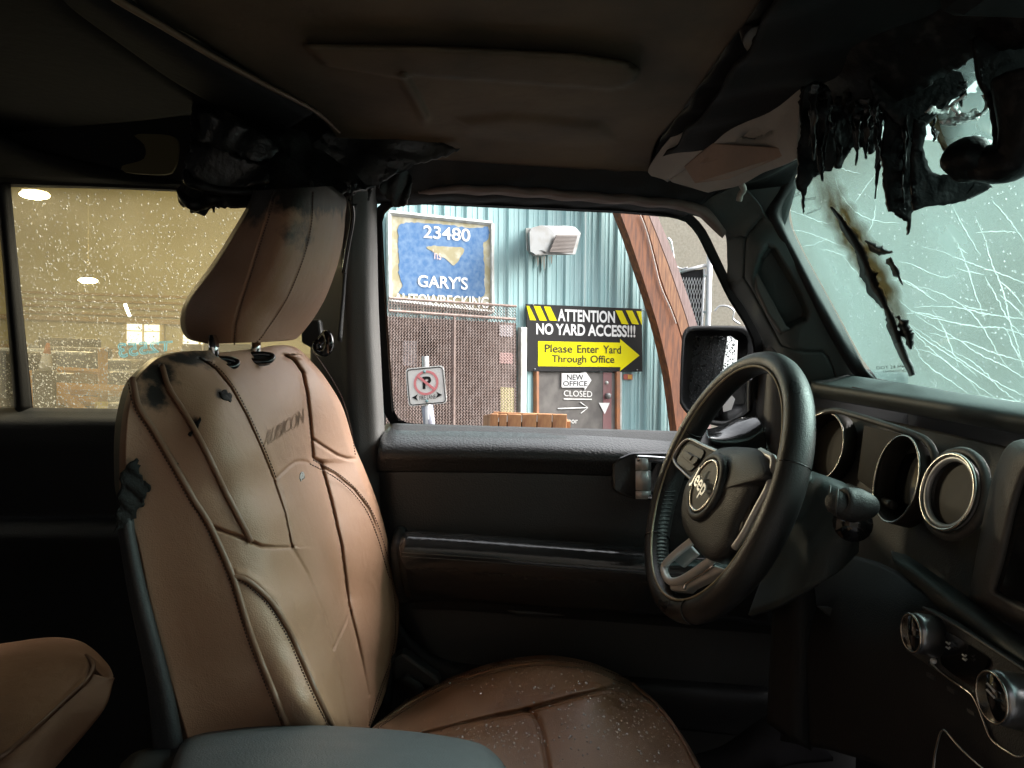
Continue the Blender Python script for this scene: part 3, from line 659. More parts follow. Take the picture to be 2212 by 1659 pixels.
# ---- materials of the interior
def leather(name, c1, c2, rough=.50, burn_shade=None):
    m = M(name, c1, rough, col2=c2, vs=7, vmin=.3, vmax=.75, bump=.3, bs=800, rv=.10, spec=.55)
    n0, l0 = m.node_tree.nodes, m.node_tree.links; b0 = n0['Principled BSDF']; bp0 = b0.inputs['Normal'].links[0].from_node
    tc0 = n0.new('ShaderNodeTexCoord'); nz0 = n0.new('ShaderNodeTexNoise'); nz0.inputs['Scale'].default_value = 34; nz0.inputs['Detail'].default_value = 7; nz0.inputs['Distortion'].default_value = .8
    l0.new(tc0.outputs['Object'], nz0.inputs['Vector']); bp1 = n0.new('ShaderNodeBump'); bp1.inputs['Strength'].default_value = .22; bp1.inputs['Distance'].default_value = .006
    l0.new(nz0.outputs['Fac'], bp1.inputs['Height']); l0.new(bp1.outputs[0], bp0.inputs['Normal'])
    if burn_shade is not None:
        n, l = m.node_tree.nodes, m.node_tree.links; b = n['Principled BSDF']; src = b.inputs['Base Color'].links[0].from_socket
        at = n.new('ShaderNodeAttribute'); at.attribute_name = 'burn_shade'
        nz = n.new('ShaderNodeTexNoise'); nz.inputs['Scale'].default_value = 26; nz.inputs['Detail'].default_value = 12; nz.inputs['Roughness'].default_value = .65
        tc = n.new('ShaderNodeTexCoord'); l.new(tc.outputs['Object'], nz.inputs['Vector'])
        ad = n.new('ShaderNodeMath'); ad.operation = 'MULTIPLY_ADD'; ad.inputs[1].default_value = 2.2; l.new(nz.outputs['Fac'], ad.inputs[0]); l.new(at.outputs['Fac'], ad.inputs[2])
        mr = n.new('ShaderNodeMapRange'); mr.inputs['From Min'].default_value = 1.50; mr.inputs['From Max'].default_value = 1.95; l.new(ad.outputs[0], mr.inputs['Value'])
        mx = n.new('ShaderNodeMix'); mx.data_type = 'RGBA'; l.new(mr.outputs[0], mx.inputs['Factor']); l.new(src, mx.inputs['A']); mx.inputs['B'].default_value = (.016, .012, .010, 1)
        l.new(mx.outputs['Result'], b.inputs['Base Color'])
    return m
m_leath = leather('brown leather', (.315, .172, .104), (.35, .20, .127))
m_leathb = leather('brown leather scorched', (.315, .172, .104), (.35, .20, .127), burn_shade=True)
m_pipe_l = M('brown leather piping', (.22, .12, .075), .45)
m_stitch = M('dark brown thread', (.06, .028, .018), .7)
m_plas = M('black grained plastic', (.030, .031, .032), .45, bump=.5, bs=700, rv=.06, vs=20)
m_plasm = M('black matt plastic', (.017, .017, .018), .6, spec=.3, bump=.3, bs=500)
m_soft = M('black soft vinyl', (.040, .041, .042), .45, spec=.4, bump=.45, bs=420, rv=.1, vs=9)
m_wet = M('wet black vinyl', (.024, .024, .025), .15, bump=.3, bs=140, rv=.1, vs=14, coat=.5)
m_gtrim = M('dark grey green trim', (.080, .094, .093), .5, spec=.35, bump=.3, bs=600, col2=(.065, .075, .075), vs=5)
m_lgrey = M('grey pillar trim', (.085, .083, .08), .5, bump=.3, bs=600)
m_char = M('charred melted plastic', (.005, .005, .0055), .72, spec=.2, col2=(.040, .038, .036), vs=70, vmin=.55, vmax=.8, bump=1.0, bs=90, rv=.25)
m_cloth = M('sooty burnt cloth', (.010, .010, .011), .55, col2=(.05, .05, .048), vs=22, vmin=.5, vmax=.8, bump=1.0, bs=90, rv=.2)
m_roofb = M('scorched brown roof panel', (.135, .094, .059), .75, spec=.3, col2=(.06, .043, .029), vs=6, vmin=.35, vmax=.7, bump=.4, bs=60)
m_roofk = M('soot black roof lining', (.006, .006, .0065), .75, spec=.2, col2=(.011, .010, .010), vs=6, bump=.4, bs=80)
m_edge = M('pinkish headliner edge', (.17, .12, .105), .6, bump=.3, bs=200)
m_visor = M('heat warped grey visor vinyl', (.36, .352, .34), .7, col2=(.28, .272, .26), vs=9, bump=.8, bs=70)
m_visin = M('pinkish visor core', (.31, .225, .18), .75, col2=(.24, .185, .155), vs=14, bump=.6, bs=120)
m_chrome = M('chrome', (.75, .75, .76), .12, 1.0)
m_satin = M('satin silver', (.66, .67, .68), .36, .25, rv=.08, vs=10)
m_rimring = M('brushed ring', (.60, .57, .52), .25, 1.0)
m_spoke = M('bright silver paint', (.72, .73, .74), .32, .1)
m_glossb = M('gloss black', (.008, .008, .009), .10, coat=.3)
m_drop = waterdrop('water')
m_dull = M('dull black char', (.0035, .0035, .0038), .7, spec=.25, col2=(.012, .011, .010), vs=70, bump=1.0, bs=120)
m_back = M('dark seat back plastic', (.030, .031, .033), .5, bump=.3, bs=400)

# ---- tumblehome plane of the driver's side glass
GO = np.array([0, 1.42, 1.35]); GN = np.array([0, 1.0, .28]); GN /= np.linalg.norm(GN)
def gp(pts, off=0.0):
    a = np.array([p[:2] for p in pts], float); return PP(a[:, 0], a[:, 1], GO - GN * off, GN)
def ring(name, inner, wid, th, mat, parent, off=0.0, n=120, bev=.004):
    I = smooth(np.array(inner, float), n, True) if n else np.array(inner, float)
    I = resample(np.vstack([np.array(inner, float), inner[0]]), n + 1)[:-1] if True else I
    t = np.roll(I, -1, 0) - np.roll(I, 1, 0); t /= np.linalg.norm(t, axis=1)[:, None]; nr = np.stack([t[:, 1], -t[:, 0]], -1)
    if ((I - I.mean(0)) * nr).sum() < 0: nr = -nr
    w_ = np.broadcast_to(np.asarray(wid if not callable(wid) else wid(I)), (n,))
    O = I + nr * w_[:, None]
    A, Bq = gp(I, off), gp(O, off); A2, B2 = gp(I, off - th), gp(O, off - th)
    V = np.vstack([A, Bq, B2, A2]); f = gridfaces(4, n, cc=True, rc=True)
    return mk(name, V, f, mat, parent, sm=False)
win = [(851, 886), (856, 900), (872, 911), (895, 915), (1156, 924), (1300, 928), (1460, 932), (1527, 928), (1558, 919), (1583, 906), (1618, 893), (1623, 870), (1628, 760), (1624, 735), (1608, 701), (1571, 643), (1525, 547), (1510, 515), (1498, 497), (1479, 478), (1450, 470), (1340, 461), (1156, 453), (890, 441), (852, 444), (835, 455), (826, 473), (830, 560), (838, 700)]
dfr = ring('door_frame', win, 22, .05, m_plasm, car, off=.012)
ring('window_seal', win, 5, .02, m_glossb, dfr, off=.02)

# ---- driver's door panel
dL = [(838, 916), (820, 934), (811, 985), (812, 1060), (815, 1160), (828, 1240), (850, 1310), (885, 1380), (930, 1440), (1000, 1500)]
dR = [(1640, 938), (1650, 955), (1655, 985), (1660, 1060), (1665, 1160), (1670, 1240), (1675, 1310), (1680, 1400), (1690, 1480), (1700, 1560)]
dz = [(900, 1.43), (912, 1.412), (925, 1.39), (945, 1.355), (965, 1.325), (980, 1.312), (992, 1.306), (1008, 1.306), (1035, 1.304), (1140, 1.304), (1300, 1.305), (1400, 1.31), (1700, 1.32)]
dzv = np.array(dz)
def ddoor(u, v): 
    vv = v - (u - 1106) * .028
    return np.interp(vv, dzv[:, 0], dzv[:, 1]) + .05 * np.exp(-((u - 800) / 25.) ** 2) * 0
dpanel, _ = surf('door_panel', dL, dR, 110, 120, ddoor, m_soft, car,
    seams=[(zG((950, 500), (1000, 520), (1080, 600), (1140, 640), (1300, 648), (1520, 652)), -.012, 5), (zG((320, 190), (420, 190)), .006, 3)],
    insets=[(zG((1010, 510), (1090, 590), (1150, 625), (1500, 630), (1560, 600), (1600, 500), (1300, 480)), .05, 22)], edge=(.05, 0, .05), th=.004)
loft('window_sill', [C3([(850, 917, 1.425), (1100, 925, 1.425), (1300, 931, 1.425), (1480, 936, 1.425), (1540, 934, 1.425)]), C3([(840, 927, 1.385), (1100, 933, 1.385), (1300, 940, 1.385), (1480, 947, 1.385), (1545, 948, 1.385)]), C3([(828, 940, 1.345), (1100, 945, 1.345), (1300, 953, 1.345), (1480, 962, 1.345), (1550, 965, 1.345)]), C3([(820, 962, 1.305), (1100, 964, 1.305), (1300, 972, 1.305), (1480, 982, 1.305), (1555, 986, 1.305)]), C3([(816, 982, 1.292), (1100, 984, 1.292), (1300, 990, 1.292), (1480, 1000, 1.292), (1560, 1004, 1.292)]), C3([(814, 1000, 1.298), (1100, 1002, 1.298), (1300, 1008, 1.298), (1480, 1018, 1.298), (1560, 1022, 1.298)]), C3([(814, 1018, 1.3055), (1100, 1020, 1.3055), (1300, 1026, 1.3055), (1480, 1036, 1.3055), (1560, 1040, 1.3055)])], M('damp grained sill vinyl', (.018, .019, .020), .36, bump=.8, bs=260, coat=.2, spec=.5), car, n=70, m=50)
# padded armrest, its wet top edge and stitching
ax = [(868, 1172), (1000, 1180), (1200, 1195), (1400, 1210), (1560, 1222), (1720, 1234)]
def arow(dv, Y, x0=0): return C3([(u + (x0 if i == 0 else 0), v + dv + (abs(x0) * .2 if i == 0 else 0), Y) for i, (u, v) in enumerate(ax)])
arm = loft('door_armrest', [arow(-20, 1.308, 22), arow(-26, 1.290, 16), arow(-24, 1.255, 8), arow(-14, 1.236, 2), arow(0, 1.224, -4), arow(18, 1.219, -7), arow(45, 1.222, -6), arow(85, 1.240, 0), arow(118, 1.265, 12), arow(138, 1.308, 24)], m_wet, car, n=60, m=50, th=.004)
for dv in (22, 30): tube('stitch_line', arow(dv, 1.2165), .0010, m_lgrey, arm, n=50, seg=5)
for k in range(3):
    u0 = 870 + k * 0
tube('arm_end', C3([(866, 1150, 1.30), (861, 1172, 1.26), (858, 1200, 1.24), (862, 1240, 1.25), (872, 1290, 1.29)]), .012, m_soft, arm, n=24, seg=10)
tube('pocket_lip', C3([(1058, 1274, 1.30), (1080, 1298, 1.292), (1105, 1318, 1.288), (1140, 1323, 1.286), (1200, 1325, 1.288), (1245, 1322, 1.296)]), .0045, m_plas, car, n=40, seg=8)
# door handle
hb = np.array(z4((255, 900), (285, 800), (400, 720), (560, 655), (640, 640), (1300, 640), (1300, 1480), (640, 1440), (400, 1370), (275, 1290)))
bez = plate('handle_bezel', C3(hb, 1.285), fn, .02, m_wet, car, bev=.004, seg=2)
plate('handle_recess', C3(z4((660, 700), (1300, 690), (1300, 1450), (650, 1440)), 1.283), fn, .004, m_glossb, bez)
for (ya, yb_) in ((735, 935), (948, 1278), (1292, 1430)):
    pts = [C3(z4((680, y_, 1.276), (760, y_, 1.268), (860, y_, 1.269), (900, y_, 1.279))) for y_ in (ya, yb_)]
    loft('handle_lever', pts, m_satin, bez, n=14, th=.006, straight=True)
tube('handle_bar', C3(z4((690, 735), (900, 745), (1280, 775)), 1.272), .006, m_chrome, bez, n=20, seg=8)
tube('handle_bar', C3(z4((820, 1395), (960, 1402), (1200, 1410)), 1.272), .005, m_chrome, bez, n=20, seg=8)
# lower door, rocker and carpet edge
loft('rocker_trim', [C3([(862, 1330, 1.36), (905, 1385, 1.34), (955, 1420, 1.32), (1040, 1440, 1.31), (1200, 1452, 1.31), (1700, 1490, 1.31)]), C3([(855, 1345, 1.33), (895, 1400, 1.31), (950, 1440, 1.29), (1040, 1462, 1.28), (1200, 1475, 1.28), (1700, 1515, 1.28)]), C3([(850, 1390, 1.33), (890, 1450, 1.31), (945, 1500, 1.29), (1040, 1530, 1.28), (1200, 1545, 1.28), (1700, 1600, 1.28)])], m_plasm, car, n=50, m=20)

# ---- side mirror
my = 1.62
mh = [(1473, 735), (1480, 712), (1500, 704), (1600, 704), (1622, 712), (1634, 728), (1630, 800), (1626, 880), (1600, 912), (1560, 922), (1500, 905), (1473, 880), (1468, 860)]
mhs = smooth(np.array(mh, float), 60, True)
A = C3(mhs, my); c_ = A.mean(0)
Bk = A + np.array([.05, .10, 0]); Bk = c_ + np.array([.05, .1, 0]) + (A - c_) * .8
inn = c_ + (A - c_) * np.array([.86, 1, .90]) + [-.006, 0, 0]; inn2 = inn + np.array([.004, .018, 0])
mir = mk('side_mirror', np.vstack([inn2, inn, A, A + [.012, .03, 0], Bk, c_ + [.05, .11, 0] + (Bk - c_ - [.05, .1, 0]) * .3]), gridfaces(6, 60, cc=True) + [tuple(range(300, 360))], m_plas, car)
mgp = np.array([(1492, 733), (1500, 725), (1580, 727), (1590, 735), (1588, 800), (1580, 850), (1560, 872), (1495, 880), (1484, 870), (1483, 850)], float)
mg = plate('mirror_glass', PP(mgp[:, 0], mgp[:, 1], c_ + np.array([-.01, .012, 0]), np.array([-.83, -.55, .08])), (-.83, -.55, .08), .004, M('mirror silver', (.75, .77, .78), .03, 1.0), mir)
tube('mirror_arm', C3([(1560, 905), (1600, 900), (1640, 905)], my + .03) , .03, m_plas, mir, n=12, seg=10)
plate('mirror_gap', C3([(1560, 868), (1578, 850), (1588, 862), (1580, 885), (1563, 890)], my - .002), fn, .003, m_signw, mir)
pos = []; 
while len(pos) < 620:
    u, v = random.uniform(1483, 1590), random.uniform(725, 880)
    if inpoly(np.array(u), np.array(v), mgp): pos.append(PP(np.array(u), np.array(v), c_ + np.array([-.01, .012, 0]) + np.array([-.83, -.55, .08]) * .0006, np.array([-.83, -.55, .08])))
drops('raindrops', pos, (-.83, -.55, .08), rng.uniform(.0006, .0021, len(pos)), m_drop, 'dense rain beads on the side mirror glass')

# mirror base patch in the window corner + wet sill ramp
loft('mirror_base', [C3(z1((830, 1040, 1.40), (1000, 985, 1.40), (1180, 910, 1.40), (1400, 865, 1.39))), C3(z1((835, 1090, 1.37), (1000, 1060, 1.37), (1200, 990, 1.37), (1430, 885, 1.37))), C3(z1((860, 1130, 1.34), (1000, 1150, 1.34), (1250, 1130, 1.34), (1480, 1000, 1.34))), C3(z1((900, 1200, 1.345), (1100, 1260, 1.345), (1300, 1330, 1.345), (1530, 1330, 1.345)))], m_wet, car, n=40, m=26)
tube('window_guide', gp(z1((1340, 440), (1335, 640), (1338, 860)), .005), .006, m_plas, car, n=20, seg=8)

# ---- rear door: frame, panes, panel
rwin = [(22, 397), (200, 403), (385, 410), (560, 415), (720, 420), (738, 432), (745, 600), (755, 880), (700, 899), (265, 893), (72, 888)]
rfr = ring('rear_door_frame', rwin, 26, .05, m_plasm, car, off=.012, n=150)
m_gls = glassy('wet tinted side glass', (.88, .85, .74), .13, (.44, .39, .27), gloss=.03, vs=5, hvar=.08)
rgl = plate('rear_door_glass', gp([(10, 385), (750, 405), (765, 910), (60, 900)], -.02), -GN, .004, m_gls, car)
qwin = [(-260, 560), (-30, 575), (2, 590), (34, 888), (-200, 884)]
plate('quarter_glass', gp([(-300, 360), (0, 375), (40, 905), (-260, 900)], -.02), -GN, .004, m_gls, car)
loft('window_divider', [gp(zD((-30, 85), (20, 500), (60, 1000), (105, 1560)), .03), gp(zD((0, 85), (40, 500), (85, 1000), (130, 1560)), .045), gp(zD((60, 85), (100, 500), (150, 1000), (205, 1560)), .03)], m_plasm, car, n=30, m=12)
m_mark = bpy.data.materials.new('light blue paint marker'); m_mark.use_nodes = True
n_, l_ = m_mark.node_tree.nodes, m_mark.node_tree.links; n_.remove(n_['Principled BSDF']); t1 = n_.new('ShaderNodeBsdfTranslucent'); t1.inputs[0].default_value = (.42, .66, .76, 1); l_.new(t1.outputs[0], n_['Material Output'].inputs[0])
def mirrored(s, quad, off):
    v, f = textmesh(s, .0, outline=.03); p = quadmap(*quad)(1 - v[:, 0], v[:, 1]); P0 = PP(p[:, 0], p[:, 1], GO - GN * off, GN) - np.outer(v[:, 2] * .02, GN)
    return mk('marker_writing', P0, f, m_mark, rgl, sm=False)
mirrored('T2553', ((252, 741), (373, 736), (371, 757), (258, 774)), -.017)
rL = [(-120, 880), (-120, 893), (-120, 915), (-120, 960), (-120, 1130), (-120, 1150), (-120, 1300), (-120, 1700)]; rR = [(800, 892), (800, 905), (800, 925), (800, 965), (800, 1140), (800, 1160), (800, 1310), (800, 1700)]
rdz = np.array([(875, 1.41), (893, 1.385), (912, 1.35), (960, 1.345), (1120, 1.35), (1138, 1.325), (1160, 1.31), (1200, 1.315), (1330, 1.34), (1800, 1.34)])
surf('rear_door_panel', rL, rR, 90, 30, lambda u, v: np.interp(v, rdz[:, 0], rdz[:, 1]), m_soft, car, th=.004)
# drops on the rear glass
pos = []; rad = []
while len(pos) < 6500:
    u = random.uniform(-20, 720); v = random.uniform(398, 895); dens = .25 + .75 * min(1, max(0, (v - 430) / 330)) * (1 if u < 330 else .75)
    if random.random() > dens or u > 560: continue
    if u > 395 and v < 760 and u > 400 + (760 - v) * .6: continue
    pos.append(gp([(u, v)], -.0225 + .0)[0]); rad.append(random.choice([.0006, .0007, .0008, .001, .0013, .0018]) * random.uniform(.7, 1.05))
drops('raindrops', [p + GN * .0019 for p in pos], GN, rad, m_drop, 'scattered rain beads on the outside of the rear door glass')

# ---- B pillar
loft('pillar_trim', [C3([(728, 370, 1.33), (716, 420, 1.33), (704, 560, 1.34), (676, 700, 1.36), (676, 900, 1.37), (690, 1100, 1.37), (700, 1400, 1.37)]), C3([(740, 370, 1.22), (738, 420, 1.24), (736, 560, 1.27), (738, 700, 1.30), (745, 900, 1.33), (760, 1100, 1.335), (775, 1400, 1.335)]), C3([(750, 370, 1.21), (748, 420, 1.23), (748, 560, 1.255), (752, 700, 1.285), (760, 900, 1.315), (775, 1100, 1.32), (790, 1400, 1.32)]), C3([(778, 370, 1.215), (775, 420, 1.235), (772, 560, 1.26), (776, 700, 1.29), (786, 900, 1.32), (800, 1100, 1.325), (812, 1400, 1.325)]), C3([(806, 370, 1.23), (800, 420, 1.25), (798, 560, 1.275), (800, 700, 1.30), (812, 900, 1.33), (822, 1100, 1.335), (830, 1400, 1.335)]), C3([(825, 370, 1.28), (812, 420, 1.30), (812, 560, 1.32), (816, 700, 1.345), (826, 900, 1.37), (835, 1100, 1.37), (845, 1400, 1.37)])], m_lgrey, car, n=50, m=24)
tube('belt_guide', C3([(695, 735, 1.22), (706, 722, 1.21), (712, 742, 1.20), (704, 760, 1.21), (690, 758, 1.22), (684, 745, 1.22)]), .0075, m_glossb, car, n=40, closed=True, seg=10)
plate('belt_anchor', C3([(650, 690), (690, 690), (697, 740), (680, 756), (650, 740)], 1.235), fn, .02, m_plas, car, bev=.004)
loft('seat_belt', [C3([(765, 440, 1.21), (745, 560, 1.225), (738, 640, 1.235), (728, 735, 1.225)]), C3([(772, 440, 1.215), (752, 560, 1.23), (745, 640, 1.24), (738, 740, 1.23)])], m_plasm, car, n=24, th=.002)
tube('belt_guide_edge', C3([(757, 430, 1.20), (762, 470, 1.215), (752, 530, 1.225), (742, 590, 1.23)]), .004, m_glossb, car, n=20)

# ---- A pillar and windshield surround
apd = TPS([(1485, 447, 1.31), (1530, 465, 1.285), (1568, 505, 1.30), (1575, 612, 1.345), (1620, 690, 1.355), (1655, 750, 1.36), (1612, 511, 1.275), (1608, 600, 1.295), (1640, 680, 1.305), (1690, 750, 1.31), (1650, 463, 1.255), (1640, 528, 1.255), (1690, 630, 1.265), (1740, 720, 1.275), (1790, 790, 1.28), (1652, 462, 1.25), (1684, 503, 1.25), (1730, 590, 1.252), (1790, 700, 1.26), (1848, 812, 1.27), (1700, 820, 1.32), (1740, 840, 1.31)])
pk = z5((1600, 590), (1690, 620), (1830, 850), (1960, 1080), (2050, 1290), (2010, 1400), (1850, 1480), (1740, 1530), (1600, 1330), (1470, 1080), (1440, 960), (1460, 820), (1510, 690))
aL = [(1485, 447)] + z5((1000, 300), (1160, 480), (1190, 780), (1200, 1000), (1370, 1250), (1560, 1600)) + [(1668, 790), (1680, 850)]
aR = [(1600, 395), (1640, 440)] + z5((1570, 290), (1720, 480), (1930, 900), (2130, 1300)) + [(1800, 735), (1848, 815), (1850, 850)]
surf('a_pillar_trim', aL, aR, 130, 80, apd, m_gtrim, car,
     seams=[(z5((1560, 300), (1410, 480), (1375, 560), (1360, 940)), .008, 2.2), (z5((1360, 940), (1440, 1060), (1750, 1640)), .006, 2.0), (z5((1165, 560), (1240, 510), (1340, 510), (1385, 550)), .006, 2), (z5((1210, 1000), (1330, 960), (1370, 930)), .006, 2), (zE((650, 580), (720, 605), (820, 620), (900, 615), (940, 650), (970, 720), (990, 780)), .007, 2.0)],
     insets=[(pk, .035, 16)], th=.004)
plate('grab_handle', C3(z5((1455, 900), (1490, 870), (1800, 1440), (1850, 1475), (1740, 1525), (1600, 1320), (1480, 1060)), 1.278), fn, .012, M('brown grey grab handle', (.075, .062, .056), .5), car, bev=.004)
# black seal between pillar and glass
WSO = np.array([.605, 1.0, 1.40]); WSN = np.array([.32, 0, .137]); WSN /= np.linalg.norm(WSN)
def ws(pts, off=0.0):
    a = np.array([p[:2] for p in pts], float); return PP(a[:, 0], a[:, 1], WSO - WSN * off, WSN)
gl_l = [(1716, 330)] + zC((720, 1180), (680, 1380), (700, 1490)) + zE((780, 0), (960, 330), (1150, 680), (1240, 800))
sl_l = [(1650, 380)] + zC((620, 1200), (540, 1380), (600, 1500)) + zE((690, 0), (860, 330), (1060, 680), (1130, 790))
loft('windshield_seal', [C3([(u, v, 1.262) for u, v in sl_l]), C3([((a[0] * .6 + b[0] * .4), (a[1] * .6 + b[1] * .4), 1.245) for a, b in zip(sl_l, gl_l)]), ws(gl_l, .004)], m_plasm, car, n=50, m=10)
m_ws = glassy('crazed foggy windshield', (.47, .64, .615), .46, (.128, .21, .202), gloss=.03, vs=6, hvar=.16)
gl = ws(gl_l + zE((1650, 880), (2212, 965)), 0)
zb = gl[-1][2]; 
def wsyz(y, zr): z = 1.45 + zr; x = WSO[0] - (z - WSO[2]) * WSN[2] / WSN[0]; return np.array([x, y, z])
glp = list(gl) + [wsyz(-.1, -.068), wsyz(-.1, .42), wsyz(1.18, .42)]
wsg = plate('windshield', glp, -WSN, .005, m_ws, car, label='cracked hazy windshield with a burnt streak')
m_wsc = glassy('clear inner glass face', (.93, .96, .95), .0, (.5, .5, .5), gloss=.03, hvar=.0); wsg.data.materials.append(m_wsc)
for i_, p_ in enumerate(wsg.data.polygons): p_.material_index = 0 if (p_.center @ Vector(WSN) > .0015 and len(p_.vertices) > 4) else 1
m_crack = bpy.data.materials.new('white crack line'); m_crack.use_nodes = True
n_, l_ = m_crack.node_tree.nodes, m_crack.node_tree.links; n_.remove(n_['Principled BSDF'])
t1 = n_.new('ShaderNodeBsdfTranslucent'); t1.inputs[0].default_value = (.95, .97, .96, 1); t2 = n_.new('ShaderNodeBsdfTransparent'); t3 = n_.new('ShaderNodeMixShader'); t3.inputs[0].default_value = .95
l_.new(t2.outputs[0], t3.inputs[1]); l_.new(t1.outputs[0], t3.inputs[2]); l_.new(t3.outputs[0], n_['Material Output'].inputs[0])
cr = [zE((1400, 35), (1500, 60), (1600, 110), (1700, 135), (1750, 130)), zE((1770, 75), (1860, 105), (1955, 120)), zE((1420, 160), (1510, 205), (1580, 250), (1650, 300)), zE((1510, 205), (1600, 215), (1800, 310), (1930, 440), (2050, 640), (2110, 720)), zE((1360, 240), (1440, 320), (1520, 370), (1700, 420), (1930, 460), (2060, 465), (2212, 510), (2400, 570)), zE((1450, 410), (1500, 480), (1600, 560), (1800, 690), (1910, 780)), zE((1480, 360), (1600, 440), (1750, 520), (1930, 640), (2100, 720), (2212, 790), (2400, 900)), zE((1500, 580), (1580, 700), (1750, 820), (1860, 900)), zE((1440, 430), (1560, 560), (1700, 680), (1850, 800), (1930, 910)), zE((1760, 620), (1900, 700), (2050, 850), (2212, 975)), zE((1040, 0), (1100, 80), (1200, 170)), zE((1810, 315), (1900, 345), (1970, 350)), zE((1930, 905), (2050, 930), (2212, 945)), zE((1550, -60), (1700, -20), (1900, 60), (2100, 130), (2300, 220)), zE((1500, 330), (1750, 330), (2000, 380), (2300, 420)), zE((1480, 450), (1700, 600), (1900, 740), (2120, 860), (2300, 950)), zE((1900, -250), (1960, -100), (2010, 60), (2080, 240), (2120, 420), (2180, 620), (2230, 800)), zE((1700, -200), (1790, -60), (1850, 90), (1900, 250), (1960, 420)), zE((1600, 500), (1850, 560), (2050, 640), (2300, 700)), zE((2040, 155), (2130, 230), (2212, 330)), zE((1960, 130), (2040, 280), (2100, 400), (2212, 530)), zE((1620, 345), (1700, 490), (1790, 720)), zE((2050, 250), (2130, 310), (2212, 400)), zE((2100, 480), (2150, 600), (2212, 690)), zE((1350, 155), (1450, 165), (1600, 255)), zE((1500, 600), (1640, 640), (1800, 760), (2030, 925)), zE((1450, 375), (1550, 370), (1700, 405)),
      zC((690, 1360), (800, 1400), (900, 1440), (1000, 1445)), zC((700, 1490), (800, 1505), (900, 1540), (1050, 1600), (1090, 1605)), zC((890, 1610), (1000, 1640), (1060, 1659)), zC((980, 1140), (1020, 1250), (1120, 1370), (1250, 1430), (1410, 1445)), zC((1030, 1090), (1090, 1110), (1150, 1125)), zC((1250, 1330), (1240, 1420), (1200, 1510)), zC((1120, 1310), (1180, 1220), (1260, 1120)), zC((770, 1600), (860, 1580), (940, 1540)), zC((1750, 1330), (1800, 1440), (1860, 1540), (1930, 1659)), zC((1900, 1510), (2060, 1500), (2160, 1510)), zC((1770, 1600), (1850, 1640)), zC((2010, 1300), (2090, 1390), (2150, 1470), (2212, 1560))]
rc = np.random.default_rng(77)
for k in range(0):
    o_ = np.array(zE((rc.uniform(1300, 1620), rc.uniform(-300, 700)))[0]); a_ = rc.uniform(-.5, 1.15); L_ = rc.uniform(60, 330); p_ = [o_]
    for j in range(5): a_ += rc.normal(0, .12); p_.append(p_[-1] + np.array([math.cos(a_), math.sin(a_)]) * L_ / 5)
    if k % 3 == 0: p_ = [np.array(zE((rc.uniform(1600, 2300), rc.uniform(-300, 800)))[0])]; a_ = rc.uniform(1.2, 2.0); p_ += [p_[0] + np.array([math.cos(a_), math.sin(a_)]) * t_ * rc.uniform(20, 60) for t_ in (1, 2, 3)]
    p_ = [q_ for q_ in p_ if q_[1] < 868 and q_[1] > 330 and q_[0] > 1725 + (q_[1] - 400) * .42]
    if len(p_) > 2: cr.append([tuple(q_) for q_ in p_])
for c in cr:
    c = np.array(c); nn_ = max(8, int(np.linalg.norm(np.diff(c, axis=0), axis=1).sum() / 6)); cc = smooth(c, nn_); cc[1:-1] += rng.normal(0, .8, cc[1:-1].shape)
    tube('crack', ws(cc, -.0062), [.0002, .0005, .0007, .0005, .0002], m_crack, wsg, seg=4, sm=False)
# soot stain and melted wiper strip
m_soot = bpy.data.materials.new('brown heat stain'); m_soot.use_nodes = True
n_, l_ = m_soot.node_tree.nodes, m_soot.node_tree.links; n_.remove(n_['Principled BSDF']); ta = n_.new('ShaderNodeBsdfTransparent'); tb = n_.new('ShaderNodeBsdfTransparent'); tb.inputs[0].default_value = (.17, .095, .04, 1); tm = n_.new('ShaderNodeMixShader'); l_.new(ta.outputs[0], tm.inputs[1]); l_.new(tb.outputs[0], tm.inputs[2]); l_.new(tm.outputs[0], n_['Material Output'].inputs[0])
at = n_.new('ShaderNodeAttribute'); at.attribute_name = 'burn_shade'; nz = n_.new('ShaderNodeTexNoise'); nz.inputs['Scale'].default_value = 60; nz.inputs['Detail'].default_value = 8
tc = n_.new('ShaderNodeTexCoord'); l_.new(tc.outputs['Object'], nz.inputs['Vector'])
ml = n_.new('ShaderNodeMath'); ml.operation = 'MULTIPLY'; l_.new(at.outputs['Fac'], ml.inputs[0]); mr = n_.new('ShaderNodeMapRange'); mr.inputs['From Min'].default_value = .25; mr.inputs['From Max'].default_value = .65; l_.new(nz.outputs['Fac'], mr.inputs['Value']); mr.inputs['To Min'].default_value = .6
l_.new(mr.outputs[0], ml.inputs[1]); l_.new(ml.outputs[0], tm.inputs[0])
stc_ = np.array(zC((900, 1080), (930, 1200), (990, 1340), (1070, 1480), (1150, 1600)) + zE((1210, 60), (1300, 200), (1360, 330), (1400, 430), (1450, 560)))
stc_ = smooth(stc_, 60); tt = np.gradient(stc_, axis=0); tt /= np.linalg.norm(tt, axis=1)[:, None]; nrm_ = np.stack([tt[:, 1], -tt[:, 0]], -1)
wd = np.interp(np.linspace(0, 1, 60), [0, .2, .5, .8, 1], [30, 40, 40, 30, 10]) * (1 + .12 * np.sin(np.arange(60) * .9))
G = np.array([ws(stc_ + nrm_ * (wd * s)[:, None], .003) for s in np.linspace(-1, 1, 17)])
st = mk('heat_stain', G.reshape(-1, 3), gridfaces(17, 60), m_soot, wsg)
at_ = st.data.attributes.new('burn_shade', 'FLOAT', 'POINT'); e_ = np.sin(np.linspace(0, 1, 60) * math.pi) ** .5
at_.data.foreach_set('value', np.outer(1 - np.linspace(-1, 1, 17) ** 2, e_).ravel() * 1.3)
